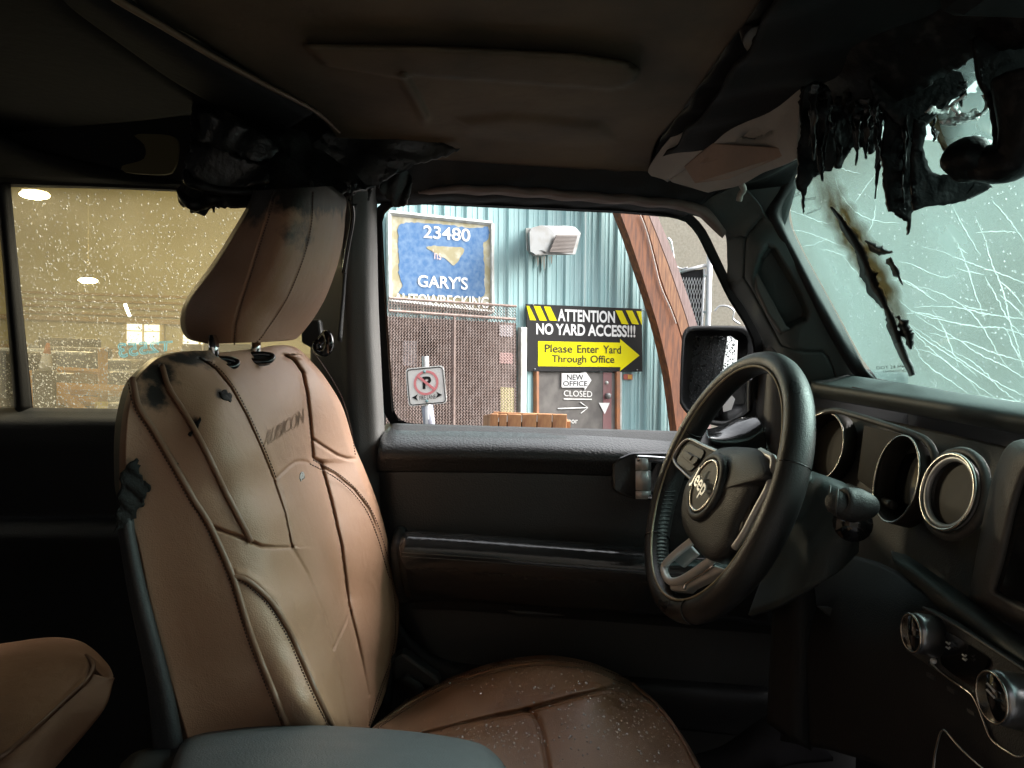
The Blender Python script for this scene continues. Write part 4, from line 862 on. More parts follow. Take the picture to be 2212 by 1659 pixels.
def ribbon(name, cl, wids, off, th, mat, parent, n=60, rough=.25, plane=ws):
    c = smooth(np.array(cl, float), n); t = np.gradient(c, axis=0); t /= np.linalg.norm(t, axis=1)[:, None]; nr = np.stack([t[:, 1], -t[:, 0]], -1)
    w_ = np.interp(np.linspace(0, 1, n), np.linspace(0, 1, len(wids)), wids)
    jit = lambda: 1 + np.interp(np.arange(n), np.arange(0, n + 3, 3), rng.normal(0, rough, len(np.arange(0, n + 3, 3)))) + rng.normal(0, rough * .25, n)
    L_ = c + nr * (w_ * jit())[:, None]; R_ = c - nr * (w_ * jit())[:, None]
    G = np.array([plane(L_, off), plane((c + nr * (w_ * .3)[:, None]), off + th * (1 + .0)), plane((c - nr * (w_ * .35)[:, None]), off + th * .8), plane(R_, off), plane(c, off - .001)])
    return mk(name, G.reshape(-1, 3), gridfaces(5, n, rc=True), mat, parent)
ribbon('melted_strip', zC((960, 1340), (1010, 1400), (1060, 1480), (1120, 1580)) + zE((1190, 60), (1230, 180), (1290, 280), (1335, 380), (1370, 470), (1400, 560)), [5, 8, 13, 15, 17, 16, 13, 11, 10], .004, .010, m_char, wsg)
ribbon('wiper_blade', zE((1350, 440), (1400, 560), (1440, 660), (1470, 720), (1490, 775)), [11, 12, 11, 10, 8], .003, .008, m_plas, wsg, n=30, rough=.04)
for cl, wd_ in ((zE((1340, 10), (1370, 70), (1400, 130), (1425, 190)), [6, 9, 6, 1]), (zE((1390, 390), (1420, 440), (1450, 500), (1470, 560), (1480, 605)), [3, 10, 12, 9, 2]), (zE((1240, 110), (1260, 200), (1300, 300)), [5, 6, 2]), (zC((1180, 1560), (1260, 1620), (1330, 1640), (1360, 1630)), [2, 9, 8, 2])):
    ribbon('melted_shred', cl, wd_, .005, .007, m_char, wsg, n=26, rough=.4)
m_ink = M('dark glass print', (.05, .055, .05), .6)
def wst(s, quad):
    v, f = textmesh(s, .0); p = quadmap(*quad)(1 - v[:, 0] if True else v[:, 0], v[:, 1]); mk('glass_print', ws(p, .0012), f, m_ink, wsg, sm=False)
for s_, qd in (('DUCLO', zC((790, 1230), (716, 1256), (720, 1280), (795, 1252))), ('WINDSHIELD', zC((860, 1275), (762, 1290), (764, 1305), (862, 1292))), ('LAMINATED AS1', zC((890, 1345), (800, 1380), (802, 1394), (893, 1360))), ('DOT 24 M6', zE((1435, 705), (1255, 715), (1258, 735), (1437, 725))), ('LAMINATED AS1', zE((1445, 735), (1300, 742), (1302, 756), (1447, 750)))):
    wst(s_, qd)
pos = []; rad = []
for k in range(2600):
    u = random.uniform(1700, 2230); v = random.uniform(400, 875)
    if random.random() < (.85 if (u < 1910 and u > 1700) else .35):
        if u < 1712 + (v - 400) * .41: continue
        pos.append(ws([(u, v)], -.0055)[0]); rad.append(random.uniform(.0005, .0015))
drops('raindrops', pos, WSN, rad, m_drop, 'rain beads running down the outside of the cracked windshield')
# ================================================================ ROOF AND BURNT TRIM
rz = lambda u, v: .334 - .030 * np.clip((v - 60) / 320., 0, 1) - .012 * np.clip((v - 300) / 70., 0, 1)
pad = zB((-250, 285), (600, 300), (1500, 345), (1850, 400), (1925, 450), (1900, 520), (1830, 560), (1740, 575), (1100, 530), (480, 484), (400, 505), (-100, 420))
grv = zB((-150, 190), (400, 215), (1000, 250), (1600, 310), (1900, 360))
surf('roof_panel', zA((820, -420), (900, 20), (1280, 240), (1660, 480), (2080, 760), (2250, 990)), [(1700, -140), (1640, 0), (1560, 110), (1470, 240), (1420, 300), (1400, 372)], 110, 150, rz, m_roofb, car, axis='Z',
     seams=[(grv, .004, 40), (zB((400, 500), (470, 620), (540, 760)), -.008, 9)], insets=[(pad, -.016, 5), (zB((700, 740), (1100, 700), (1700, 760), (1850, 930), (1500, 960), (800, 890)), -.006, 30)], th=.004)
# edge highlight put in as an orange brown tube, black gap, crossbar
def Z3(pts, z): a = np.array([p[:2] for p in pts], float); return PZ(a[:, 0], a[:, 1], np.full(len(a), z))
l1 = zA((640, -90), (760, 0), (1060, 175), (1390, 372), (1700, 540), (2040, 720), (2200, 860)); 
tube('roof_panel_edge', Z3(l1, .298), [.0035, .0032, .002], M('orange brown edge highlight', (.13, .075, .04), .6), car, n=60, seg=6)
loft('roof_crossbar', [Z3(zA((700, -60), (860, 30), (1200, 240), (1600, 470), (2060, 760)), .332), Z3(l1[:6], .310), Z3(zA((480, -90), (600, 20), (900, 220), (1240, 430), (1560, 620), (1900, 800)), .300), Z3(zA((380, -60), (500, 60), (800, 280), (1140, 520), (1460, 700), (1800, 880)), .315)], m_roofk, car, n=40, m=24)
loft('rear_roof_lining', [Z3(zA((380, -60), (500, 60), (800, 280), (1140, 520), (1460, 700)), .335), Z3(zA((0, -60), (150, 60), (400, 300), (700, 560), (1000, 760)), .33), Z3(zA((-900, -60), (-700, 100), (-500, 400), (-200, 760), (0, 900)), .33), C3([(-330, 380, 1.32), (-100, 385, 1.32), (60, 388, 1.31), (200, 392, 1.30), (420, 400, 1.29)])], m_roofk, car, n=40, m=30, wob=.0, wsc=30)
loft('rear_header', [C3([(-150, 398, 1.325), (200, 404, 1.325), (420, 412, 1.325), (760, 424, 1.32)]), C3([(-150, 380, 1.30), (200, 386, 1.30), (420, 396, 1.30), (760, 410, 1.29)]), C3([(-150, 340, 1.29), (200, 340, 1.29), (420, 350, 1.28), (760, 360, 1.27)]), C3([(-150, 250, 1.285), (200, 250, 1.285), (420, 240, 1.28), (760, 240, 1.27)]), C3([(-150, 150, 1.27), (200, 150, 1.27), (420, 160, 1.27), (760, 200, 1.26)])], m_plasm, car, n=40, m=12)
m_grail = M('dusty grey roll bar', (.008, .009, .009), .6, bump=.4, bs=60)
m_olive = M('olive tan side trim', (.14, .12, .062), .7)
plate('side_trim_window', C3(smooth(np.array(zA((790, 1075), (930, 1030), (935, 940), (870, 875), (1000, 868), (1110, 880), (1152, 915), (1150, 1010), (1128, 1090), (1080, 1128), (900, 1125), (800, 1110))), 40, True), 1.262), fn, .006, m_olive, car)
def crumple(P, amp, sc, seed):
    r = np.random.default_rng(seed); o = np.zeros_like(P)
    for k in range(5):
        w_ = r.normal(0, 1, 3) * sc * (1.5 ** k); ph = r.uniform(0, 6.28); o += np.outer(np.sin(P @ w_ + ph), r.normal(0, 1, 3)) * amp / (1.4 ** k)
    return o
def rag(name, poly, Y, mat, amp=.008, sc=40., seed=1, th=.004, dfun=None, step=7, parent=None, fray=2.0, **k):
    """torn sheet: crumpled, thick, ragged outline"""
    p = np.array(poly, float); per = np.vstack([p, p[:1]]); n = max(24, int(np.linalg.norm(np.diff(per, axis=0), axis=1).sum() / 7)); o2 = resample(per, n + 1)[:-1]
    o2 = o2 + np.random.default_rng(seed).normal(0, fray, o2.shape)
    bm = bmesh.new(); vs = [bm.verts.new((x, y, 0)) for x, y in o2]; bm.faces.new(vs); bmesh.ops.triangulate(bm, faces=bm.faces[:])
    for it in range(3):
        ed = [e for e in bm.edges if e.calc_length() > step * 2.2]
        if ed: bmesh.ops.subdivide_edges(bm, edges=ed, cuts=1); bmesh.ops.triangulate(bm, faces=bm.faces[:])
    bm.verts.index_update(); uv = np.array([v.co[:2] for v in bm.verts]); Fc = [[v.index for v in f.verts] for f in bm.faces]; bm.free()
    Yv = dfun(uv[:, 0], uv[:, 1]) if dfun is not None else np.full(len(uv), Y)
    P = PY(uv[:, 0], uv[:, 1], Yv); P = P + crumple(P, amp, sc, seed) * np.array([.35, 1, .35])
    o = mk(name, P, Fc, mat, parent or car, **k); solid(o, th); return o
# hanging burnt cloth over the headrest
rag('burnt_lining', zA((1275, 560), (1420, 620), (1560, 700), (1800, 800), (2080, 900), (2300, 1000), (2430, 1190), (2250, 1240), (2130, 1320), (2110, 1420), (2040, 1450), (1900, 1360), (1750, 1270), (1600, 1325), (1480, 1330), (1350, 1350), (1310, 1380), (1300, 1420), (1235, 1390), (1240, 1350), (1180, 1310), (1150, 1240), (1190, 1100), (1230, 900), (1260, 700)), 1.0, m_cloth, amp=.006, sc=24, seed=3, dfun=TPS([(400, 420, .98), (420, 200, 1.10), (500, 380, .96), (600, 420, .98), (700, 450, 1.05), (780, 380, 1.16), (600, 260, 1.15), (720, 330, 1.18)]), step=6, label='burnt black lining hanging over the headrest')
for pl_, y_, sd_ in ((zA((1250, 930), (1480, 990), (1690, 1070), (1740, 1180), (1500, 1240), (1330, 1200), (1220, 1110)), .93, 5), (zA((1290, 720), (1500, 780), (1700, 860), (1800, 960), (1690, 1060), (1460, 980), (1260, 900)), .99, 6)):
    rag('burnt_flap', pl_, y_, m_cloth, amp=.004, sc=32, seed=sd_, step=6)
tube('lining_fold', C3(zA((1200, 1100, .92), (1215, 1180, .915), (1280, 1200, .91), (1420, 1235, .92), (1580, 1245, .93), (1700, 1240, .95), (1780, 1190, .98))), [.003, .006, .006, .005, .003], m_char, car, n=40, seg=8)
tube('lining_fold', C3(zA((1165, 1250, .93), (1200, 1290, .92), (1260, 1330, .915), (1330, 1310, .93), (1430, 1290, .94), (1560, 1320, .96))), [.004, .007, .009, .006, .003], m_char, car, n=40, seg=8)
rag('burnt_flap', zB((0, 780), (240, 800), (420, 880), (600, 900), (760, 990), (500, 1060), (300, 1040), (240, 1220), (120, 1240), (0, 1290), (-160, 1330), (-300, 1250), (-260, 1000)), 1.16, m_cloth, amp=.004, sc=28, seed=9, step=6)
rag('burnt_flap', zB((250, 1040), (420, 1060), (460, 1200), (430, 1320), (380, 1350), (330, 1330), (260, 1255), (230, 1150)), 1.235, m_cloth, amp=.005, sc=50, seed=10, step=5)
# header above driver's window
hd = [C3([(800, 438, 1.315), (960, 440, 1.315), (1150, 446, 1.315), (1340, 454, 1.315), (1470, 466, 1.315)]), C3([(800, 424, 1.285), (960, 424, 1.285), (1150, 428, 1.285), (1340, 438, 1.285), (1500, 452, 1.285)]), C3([(790, 405, 1.27), (960, 398, 1.27), (1150, 402, 1.27), (1340, 412, 1.27), (1530, 430, 1.27)]), C3([(780, 350, 1.235), (960, 345, 1.235), (1150, 352, 1.235), (1340, 365, 1.235), (1560, 395, 1.24)]), C3([(770, 300, 1.20), (960, 296, 1.20), (1150, 300, 1.20), (1340, 315, 1.20), (1560, 345, 1.22)])]
loft('window_header', hd, m_plasm, car, n=60, m=40, wob=.0012, wsc=60)
loft('headliner_edge', [C3([(900, 412, 1.28), (985, 404, 1.268), (1100, 405, 1.266), (1250, 416, 1.266), (1400, 428, 1.268), (1500, 440, 1.268), (1545, 470, 1.272), (1566, 500, 1.28)]), C3([(905, 414, 1.277), (985, 408, 1.262), (1100, 411, 1.258), (1250, 423, 1.258), (1400, 435, 1.260), (1495, 448, 1.262), (1538, 476, 1.268), (1563, 506, 1.278)]), C3([(910, 416, 1.28), (985, 416, 1.272), (1100, 420, 1.27), (1250, 432, 1.27), (1400, 443, 1.27), (1490, 456, 1.272), (1530, 482, 1.276), (1560, 512, 1.282)])], m_edge, car, n=70, m=10, wob=.0012, wsc=80)
# front corner lining and header rail over the windshield
loft('windshield_header', [C3([(1400, 372, 1.22), (1470, 300, 1.05), (1560, 190, .88), (1640, 60, .74), (1720, -60, .64)]), C3([(1500, 400, 1.24), (1560, 330, 1.08), (1650, 220, .92), (1740, 90, .76), (1830, -60, .66)]), C3([(1600, 405, 1.26), (1640, 380, 1.18), (1730, 290, 1.0), (1850, 190, .86), (2000, 60, .74), (2150, -60, .66)]), C3([(1700, 400, 1.255), (1735, 340, 1.18), (1800, 290, 1.03), (1900, 230, .92), (2080, 130, .80), (2300, -20, .68)])], m_roofk, car, n=50, m=30, wob=.003, wsc=35)
loft('roof_front_lining', [C3([(1640, -10, .73), (1560, 115, .86), (1470, 245, 1.04), (1400, 350, 1.2)]), C3([(1830, -60, .69), (1700, 60, .80), (1600, 200, .95), (1520, 330, 1.15)]), C3([(2300, -120, .62), (1950, 60, .76), (1780, 200, .9), (1650, 320, 1.1)])], m_roofk, car, n=40, m=24, wob=.003, wsc=40)
rag('burnt_flap', zC((330, -20), (470, -30), (520, 90), (700, 130), (890, 180), (880, 290), (700, 300), (560, 300), (400, 290), (350, 180), (370, 90)), .80, M('brown scorched foam', (.035, .026, .02), .8, bump=.8, bs=60), amp=.006, sc=40, seed=14, step=7)
wsh = C3(zC((485, 262)), .785)[0]
tube('washer', [wsh, wsh + np.array([.0, .004, .003])], .0135, m_galv, car, seg=20); tube('screw_head', [wsh + [0, -.003, -.002], wsh + [0, .003, .002]], .006, m_char, car, seg=10)
rag('burnt_flap', zC((980, 780), (1500, 560), (2000, 300), (2260, 240), (2300, -60), (1700, -80), (1100, 60), (850, 250), (760, 420), (800, 600)), .80, m_char, amp=.007, sc=20, seed=15, step=9, dfun=TPS([(1740, 150, .86), (1900, 200, .80), (2200, 80, .68), (2000, 0, .70), (1780, 40, .76), (1850, 250, .85)]))
# melted strips hanging in front of the windshield
shred = [(((790, 560), (870, 520), (960, 560), (980, 760), (975, 950), (985, 1030), (965, 1110), (920, 1100), (905, 1120), (830, 1150), (810, 1210), (795, 1320), (778, 1380), (776, 1330), (785, 1250), (740, 1210), (745, 1060), (770, 850)), .83, 21), (((940, 560), (1280, 520), (1300, 700), (1290, 850), (1240, 980), (1190, 1010), (1210, 920), (1150, 880), (1110, 930), (1060, 1020), (1010, 1105), (975, 1100), (970, 900), (960, 720)), .86, 22), (((1280, 560), (1420, 520), (1500, 640), (1500, 900), (1490, 1060), (1490, 1200), (1530, 1290), (1480, 1380), (1450, 1395), (1460, 1480), (1445, 1545), (1440, 1500), (1435, 1420), (1400, 1400), (1420, 1360), (1310, 1390), (1285, 1200), (1260, 1020), (1290, 860)), .80, 23), (((1490, 760), (1560, 800), (1560, 960), (1610, 1100), (1680, 1150), (1800, 1120), (1900, 1160), (1950, 1170), (2010, 1235), (1900, 1190), (1840, 1260), (1760, 1310), (1560, 1350), (1500, 1380), (1480, 1200), (1485, 950)), .77, 24), (((1180, 430), (1450, 420), (1960, 480), (1800, 620), (1600, 720), (1520, 780), (1480, 900), (1380, 800), (1250, 640)), .79, 25), (((1900, 240), (2260, 100), (2260, 900), (2190, 1090), (2090, 1150), (2000, 1120), (1995, 960), (2000, 700), (1960, 560), (1980, 420)), .70, 26)]
for pl_, y_, sd_ in shred: rag('melted_shred', zC(*pl_), y_, m_char, amp=.0032, sc=26, seed=sd_, step=6, th=.004, fray=1.0)
# many narrow torn strips
for k in range(34):
    u0 = random.choice([random.uniform(1735, 1815), random.uniform(1800, 1900), random.uniform(1890, 1975), random.uniform(1960, 2130), random.uniform(1890, 1960)]); v0 = np.interp(u0, [1735, 1850, 1950, 2130], [170, 200, 230, 150]) + random.uniform(-20, 40)
    ln, w0 = random.uniform(50, 190) * (1.15 if 1890 < u0 < 1970 or u0 < 1800 else .7), random.uniform(3, 11); cl = [(u0, v0)]
    for j in range(5): cl.append((cl[-1][0] + random.uniform(-7, 7), cl[-1][1] + ln / 5))
    yk = random.uniform(.76, .86); c = smooth(np.array(cl), 26); wv = w0 * np.interp(np.linspace(0, 1, 26), [0, .3, .8, 1], [1.1, 1, .6, .05]) * (1 + rng.normal(0, .25, 26))
    tw = np.cumsum(rng.normal(0, .25, 26)); dx = np.cos(tw) * wv; dyv = np.sin(tw) * wv / 1600 * .8
    G = np.array([PY(c[:, 0] + s_ * dx, c[:, 1] + s_ * rng.normal(0, 1, 26), yk + s_ * dyv + .004 * np.sin(np.arange(26) * .5 + k) + .003 * (1 - abs(s_))) for s_ in (-1, 0, 1)])
    solid(mk('torn_strip', G.reshape(-1, 3), gridfaces(3, 26), m_char if k % 3 else m_cloth, car), .0015)
for k in range(12):
    u0, v0 = random.uniform(400, 830), 0; v0 = np.interp(u0, [400, 600, 830], [430, 420, 400]) + random.uniform(-25, 5)
    c = smooth(np.array([(u0, v0), (u0 + random.uniform(-6, 6), v0 + 12), (u0 + random.uniform(-10, 10), v0 + random.uniform(20, 38))]), 14); yk = np.interp(u0, [400, 600, 830], [.95, .95, 1.2]); wv = random.uniform(3, 8) * np.linspace(1, .1, 14) * (1 + rng.normal(0, .2, 14))
    G = np.array([PY(c[:, 0] + s_ * wv, c[:, 1], yk + .002 * (1 - abs(s_)) + rng.normal(0, .001, 14)) for s_ in (-1, 0, 1)])
    solid(mk('torn_strip', G.reshape(-1, 3), gridfaces(3, 14), m_cloth, car), .0015)
# melted rear view mirror stub and silver foil
bl = C3(zC((1850, 1035)), .715)[0]; n = 22; V = []
for i in range(13):
    f = math.pi * i / 12
    for j in range(n): V.append(np.array([.024 * math.sin(f) * math.cos(6.2832 * j / n), .022 * math.sin(f) * math.sin(6.2832 * j / n), .021 * math.cos(f)]))
V = np.array(V); V = bl + V + crumple(V, .0012, 120, 4); mk('mirror_ball', V, gridfaces(13, n, cc=True), m_char, car)
tube('mirror_arm', C3(zC((1850, 1060, .715), (1960, 1060, .705), (2080, 1060, .69), (2170, 1000, .68), (2230, 820, .67), (2250, 500, .67))), [.016, .018, .019, .022, .026, .03], m_char, car, n=30, seg=12)
m_foil = M('crinkled silver foil', (.70, .72, .70), .3, .8, bump=1.0, bs=200)
rag('foil_strip', zC((1680, 770), (1790, 745), (1930, 700), (1935, 760), (1880, 790), (1760, 815), (1700, 810)), .74, m_foil, amp=.004, sc=150, seed=31, step=4, th=.002)
rag('foil_strip', zC((1540, 750), (1700, 680), (1810, 625), (1790, 660), (1720, 700), (1560, 760)), .745, m_foil, amp=.003, sc=150, seed=32, step=4, th=.002)
rag('foil_strip', zC((1740, 690), (1790, 680), (1810, 740), (1780, 760)), .742, m_foil, amp=.003, sc=150, seed=33, step=4, th=.002)
tube('foil_wire', C3(zC((1950, 610, .74), (1975, 660, .74), (1960, 720, .74), (1920, 750, .74))), .0022, m_foil, car, n=16, seg=6)
# scorched yellow patch of glass film behind the shreds
m_film = M('yellow brown scorched film', (.30, .22, .09), .6, col2=(.16, .10, .05), vs=14, bump=.5, bs=60)
rag('scorched_film', zC((1560, 760), (1820, 600), (1980, 560), (2010, 700), (1990, 930), (1850, 880), (1740, 960), (1700, 1000), (1640, 960), (1700, 860), (1660, 780)), .86, m_film, amp=.004, sc=40, seed=35, step=7, th=.003)
# grey visor
vd = TPS([(1405, 370, 1.17), (1490, 240, 1.06), (1600, 180, .97), (1735, 205, .88), (1735, 330, .90), (1610, 405, 1.06), (1560, 300, 1.03), (1650, 300, .97)])
vis, _ = surf('sun_visor', zC((500, 570), (320, 640), (160, 680), (60, 790), (-60, 880), (-150, 990), (-210, 1090), (-190, 1130)), zC((800, 560), (790, 640), (780, 780), (770, 920), (760, 1020), (560, 1100), (400, 1180), (180, 1235)), 60, 60, vd, m_visor, car,
     seams=[(zC((-120, 1180), (20, 1090), (180, 930), (250, 870)), .004, 3)], insets=[(zC((360, 880), (420, 820), (520, 800), (640, 830), (600, 870), (480, 920), (400, 910)), .008, 5)], th=.012, extra=lambda u, v: .0008 * np.sin(u * .09 + v * .05))
plate('visor_mirror_cover', C3([(u, v, float(vd(np.array([u]), np.array([v]))[0]) - .010) for u, v in zC((10, 1080), (190, 930), (640, 960), (660, 1010), (300, 1160), (80, 1190))]), (-.3, -.8, -.5), .004, m_visin, vis, bev=.001)
tube('visor_hook', C3(zC((380, 1190, 1.16), (395, 1230, 1.165), (375, 1260, 1.17), (365, 1300, 1.175))), .005, M('pale hook', (.3, .27, .24), .5), car, n=14)

# ================================================================ DRIVER'S SEAT
sd_ = TPS([(345, 770, .78), (300, 805, .735), (275, 850, .72), (260, 1000, .705), (262, 1100, .70), (285, 1180, .70), (310, 1300, .70), (350, 1450, .70), (395, 1590, .70),
           (283, 818, .735), (330, 931, .722), (374, 1005, .718), (430, 1106, .718), (500, 1246, .718), (567, 1443, .718), (620, 1573, .718),
           (347, 791, .765), (404, 905, .742), (484, 1061, .742), (540, 1171, .748), (587, 1306, .735), (650, 1426, .735), (717, 1569, .74),
           (430, 775, .80), (461, 779, .875), (553, 772, 1.0), (497, 838, .785), (564, 971, .785), (614, 1108, .79), (629, 1183, .80), (668, 1300, .79), (715, 1450, .785), (757, 1560, .79),
           (520, 762, .93), (580, 850, .95), (620, 950, .95), (632, 1010, .95), (650, 1100, .93), (690, 1250, .93), (740, 1400, .93), (775, 1560, .93),
           (600, 748, 1.06), (655, 830, 1.06), (668, 930, 1.07), (676, 1000, 1.08), (720, 1120, 1.08), (750, 1290, 1.08), (785, 1460, 1.06), (800, 1560, 1.06),
           (650, 762, 1.13), (700, 812, 1.17), (740, 882, 1.20), (765, 960, 1.215), (790, 1022, 1.22), (820, 1102, 1.23), (850, 1222, 1.235), (862, 1332, 1.235), (850, 1432, 1.225), (830, 1502, 1.21), (800, 1575, 1.17),
           (735, 1010, 1.17), (790, 1130, 1.18), (815, 1300, 1.18), (810, 1430, 1.17)], lam=.02)
L1 = [(283, 818)] + zS((200, 560), (300, 720), (430, 940), (560, 1170), (660, 1330)) + zF((1500, 420), (1600, 740), (1700, 1010), (1860, 1400))
L2 = zS((350, 300), (400, 450), (520, 640), (640, 860), (760, 1110), (880, 1340), (930, 1440))
L3 = zS((600, 250), (700, 320), (800, 440), (900, 620), (1000, 840), (1080, 1040), (1150, 1250), (1195, 1470))
H1 = zS((660, 1330), (760, 1370), (880, 1410), (1000, 1465), (1090, 1475), (1195, 1475))
L4 = zF((1500, 420), (1560, 430), (1640, 480), (1760, 600), (1870, 780), (1950, 960), (2050, 1190), (2150, 1390))
I1 = zF((1890, 230), (1990, 400), (2090, 650), (2160, 900), (2260, 1380))
R1 = zS((1150, 235), (1200, 260), (1260, 340), (1290, 480), (1310, 650), (1330, 900)) + [(690, 1000), (712, 1080), (735, 1180), (750, 1300), (775, 1400), (795, 1500)]
T1 = zS((1085, 1045), (1130, 995), (1180, 950), (1220, 920), (1260, 915), (1300, 920), (1330, 940))
S1 = zS((1330, 770), (1420, 830), (1500, 880), (1560, 898), (1610, 900))
S2 = zS((1330, 920), (1480, 1000), (1600, 1100), (1700, 1230), (1770, 1400), (1840, 1640)) + zG((340, 430), (365, 640), (345, 900), (250, 1180), (190, 1380))
V1 = [(757, 1320), (742, 1355), (720, 1403)]
EL = [(455, 757), (400, 759), (345, 770), (312, 792), (285, 825), (268, 880), (260, 940), (258, 1010), (261, 1100), (285, 1180), (310, 1300), (350, 1450), (400, 1610)]
ER = [(455, 757), (478, 765), (520, 767), (562, 760), (588, 750), (612, 745), (642, 752), (672, 780), (705, 820), (740, 880), (765, 960), (790, 1020), (820, 1100), (850, 1222), (862, 1330), (850, 1430), (828, 1510), (790, 1590)]
seamset = [(L1, .006, 3.0), (L2, .006, 3.0), (L3, .007, 3.2), (H1, .007, 3.0), (L4, .006, 3.0), (I1, .009, 5), (R1, .012, 5), (T1, .007, 3.0), (S1, .007, 3), (S2, .005, 2.6), (V1, .007, 2.2), ([(x + 14, y - 4) for x, y in L3], -.004, 9), ([(x + 13, y - 8) for x, y in L4], -.003, 9)]
back, BP = surf('seat_backrest', EL, ER, 420, 330, sd_, m_leathb, car, seams=seamset, edge=(.03, .035, .03), extra=lambda u, v: .032 * np.exp(-np.clip(u - np.interp(v, [p[1] for p in R1], [p[0] for p in R1]), 0, None) / 24) * (u > np.interp(v, [p[1] for p in R1], [p[0] for p in R1])) * (v > 765) + .014 * np.exp(-np.clip(u - np.interp(v, [p[1] for p in L3], [p[0] for p in L3]), 0, None) / 16) * (u > np.interp(v, [p[1] for p in L3], [p[0] for p in L3])) * (v < 1183) * (v > 780),
    label="brown leather driver's backrest with scorched near shoulder")
# burn mask follows the scorched places
W = BP.reshape(-1, 3); UV = uvp(W); bu = np.zeros(len(W))
for (cx, cy, rx, ry, a_) in ((345, 800, 66, 42, .80), (300, 845, 28, 66, .48), (410, 775, 80, 22, .75), (330, 850, 42, 42, .66), (455, 790, 30, 14, .5), (476, 852, 14, 12, .75), (487, 858, 10, 10, .6), (420, 917, 12, 22, .62), (375, 1003, 8, 14, .65), (285, 1040, 26, 60, .9), (270, 1110, 16, 60, .8), (303, 930, 8, 30, .3)):
    bu = np.maximum(bu, a_ * np.exp(-(((UV[:, 0] - cx) / rx) ** 2 + ((UV[:, 1] - cy) / ry) ** 2)))
back.data.attributes.new('burn_shade', 'FLOAT', 'POINT').data.foreach_set('value', np.minimum(bu * 1.25, 1.0))
# sides and back of the backrest
nr_, nc_ = BP.shape[:2]
bord = np.vstack([BP[::7, 0][::-1], BP[::7, -1]]); ctr = bord.mean(0); bk = ctr + (bord - ctr) * np.array([1, .84, .97]) + np.array([-.055, .055, -.006])
bk2 = ctr + (bord - ctr) * np.array([1, .7, .9]) + np.array([-.085, .075, -.01]); nb = len(bord)
mk('seat_back_shell', np.vstack([bord, ctr + (bord - ctr) * np.array([1, .95, .995]) + [-.018, .02, 0], bk, bk2]), gridfaces(4, nb) + [tuple(range(3 * nb, 4 * nb))], m_back, car)
loft('seat_side_trim', [C3(zF((770, 40, .698), (790, 160, .697), (840, 480, .697), (905, 800, .697), (970, 1150, .697), (1010, 1560, .697))), C3(zF((820, 40, .692), (830, 160, .690), (890, 480, .690), (970, 800, .690), (1060, 1150, .690), (1130, 1560, .690))), C3(zF((850, 40, .697), (862, 160, .696), (930, 480, .696), (1015, 800, .696), (1105, 1150, .696), (1190, 1560, .696)))], m_back, back, n=40, m=12)
def onseat(pts, off, n=None, dep=sd_):
    p = np.array([q_[:2] for q_ in pts], float); p = smooth(p, n) if n else p
    return PY(p[:, 0], p[:, 1], dep(p[:, 0], p[:, 1]) - off)
for cl, of, r_ in ((L1, .0015, .0030), (L2, .0015, .0028), (L4, .0015, .0028)):
    tube('piping', onseat([(x + 3, y - 1) for x, y in cl], of, 80), r_, m_pipe_l, back, seg=8)
def stitches(cl, off, sp, mat, parent, dep=sd_, r=.0009, ln=.55, name='stitching'):
    p = np.array([q_[:2] for q_ in cl], float); tot = np.linalg.norm(np.diff(smooth(p, 200), axis=0), axis=1).sum(); n = int(tot / sp); q_ = smooth(p, n * 2 + 1); prt = []
    for i in range(n):
        a, b = q_[2 * i], q_[2 * i] + (q_[2 * i + 1] - q_[2 * i]) * 2 * ln
        s2 = PY(np.array([a[0], b[0]]), np.array([a[1], b[1]]), dep(np.array([a[0], b[0]]), np.array([a[1], b[1]])) - off); prt.append(tube('', s2, r, None, seg=4, ret=True))
    V, f = merge(prt); return mk(name, V, f, mat, parent, sm=False, kind='stuff')
stitches([(x - 5, y + 4) for x, y in L4], .001, 7, m_stitch, back)
stitches([(x - 7, y + 3) for x, y in L1], .0012, 8, m_stitch, back, r=.0007)
stitches([(x + 3, y - 4) for x, y in S2], .0012, 6, m_stitch, back); stitches([(x - 4, y + 4) for x, y in S2], .0012, 6, m_stitch, back)
stitches([(742 - 66 + 0, 760), (705, 800), (738, 858), (757, 920), (768, 985)], -.004, 6, m_stitch, back)
stitches([(x + 7, y - 4) for x, y in L3[:6]], .0012, 7, m_stitch, back, r=.0007)
# embossed lettering
v, f = textmesh('RUBICON', .0, outline=.014); sk = quadmap((580, 929), (657, 882), (657, 913), (571, 966)); p = sk(v[:, 0], v[:, 1])
m_emb = leather('embossed leather outline', (.40, .25, .165), (.44, .28, .19))
mk('lettering', PY(p[:, 0], p[:, 1], sd_(p[:, 0], p[:, 1]) - .0022 - v[:, 2] * .10), f, m_emb, back, sm=False)
# charred hole on the side and specks
rag('charred_hole', zS((190, 890), (215, 960), (240, 1050), (285, 1080), (240, 1150), (200, 1260), (165, 1290), (130, 1330), (60, 1370), (90, 1300), (100, 1200), (110, 1100), (105, 980), (150, 930)), 0, m_dull, amp=.0022, sc=150, seed=41, step=3, th=.003, dfun=lambda u, v: sd_(u, v) - .008, parent=back)
for k, (pl_) in enumerate((((525, 745), (560, 690), (610, 625), (612, 650), (570, 710), (545, 760)), ((735, 465), (775, 455), (815, 500), (805, 530), (770, 515), (745, 495)), ((415, 940), (440, 920), (458, 950), (430, 965)), ((1250, 1010), (1265, 980), (1280, 1000), (1262, 1050)))):
    rag('burn_scab', zS(*pl_), 0, m_dull if k < 3 else m_visor, amp=.0008, sc=250, seed=50 + k, step=2, th=.001, dfun=lambda u, v: sd_(u, v) - .0012, parent=back, fray=1.2)


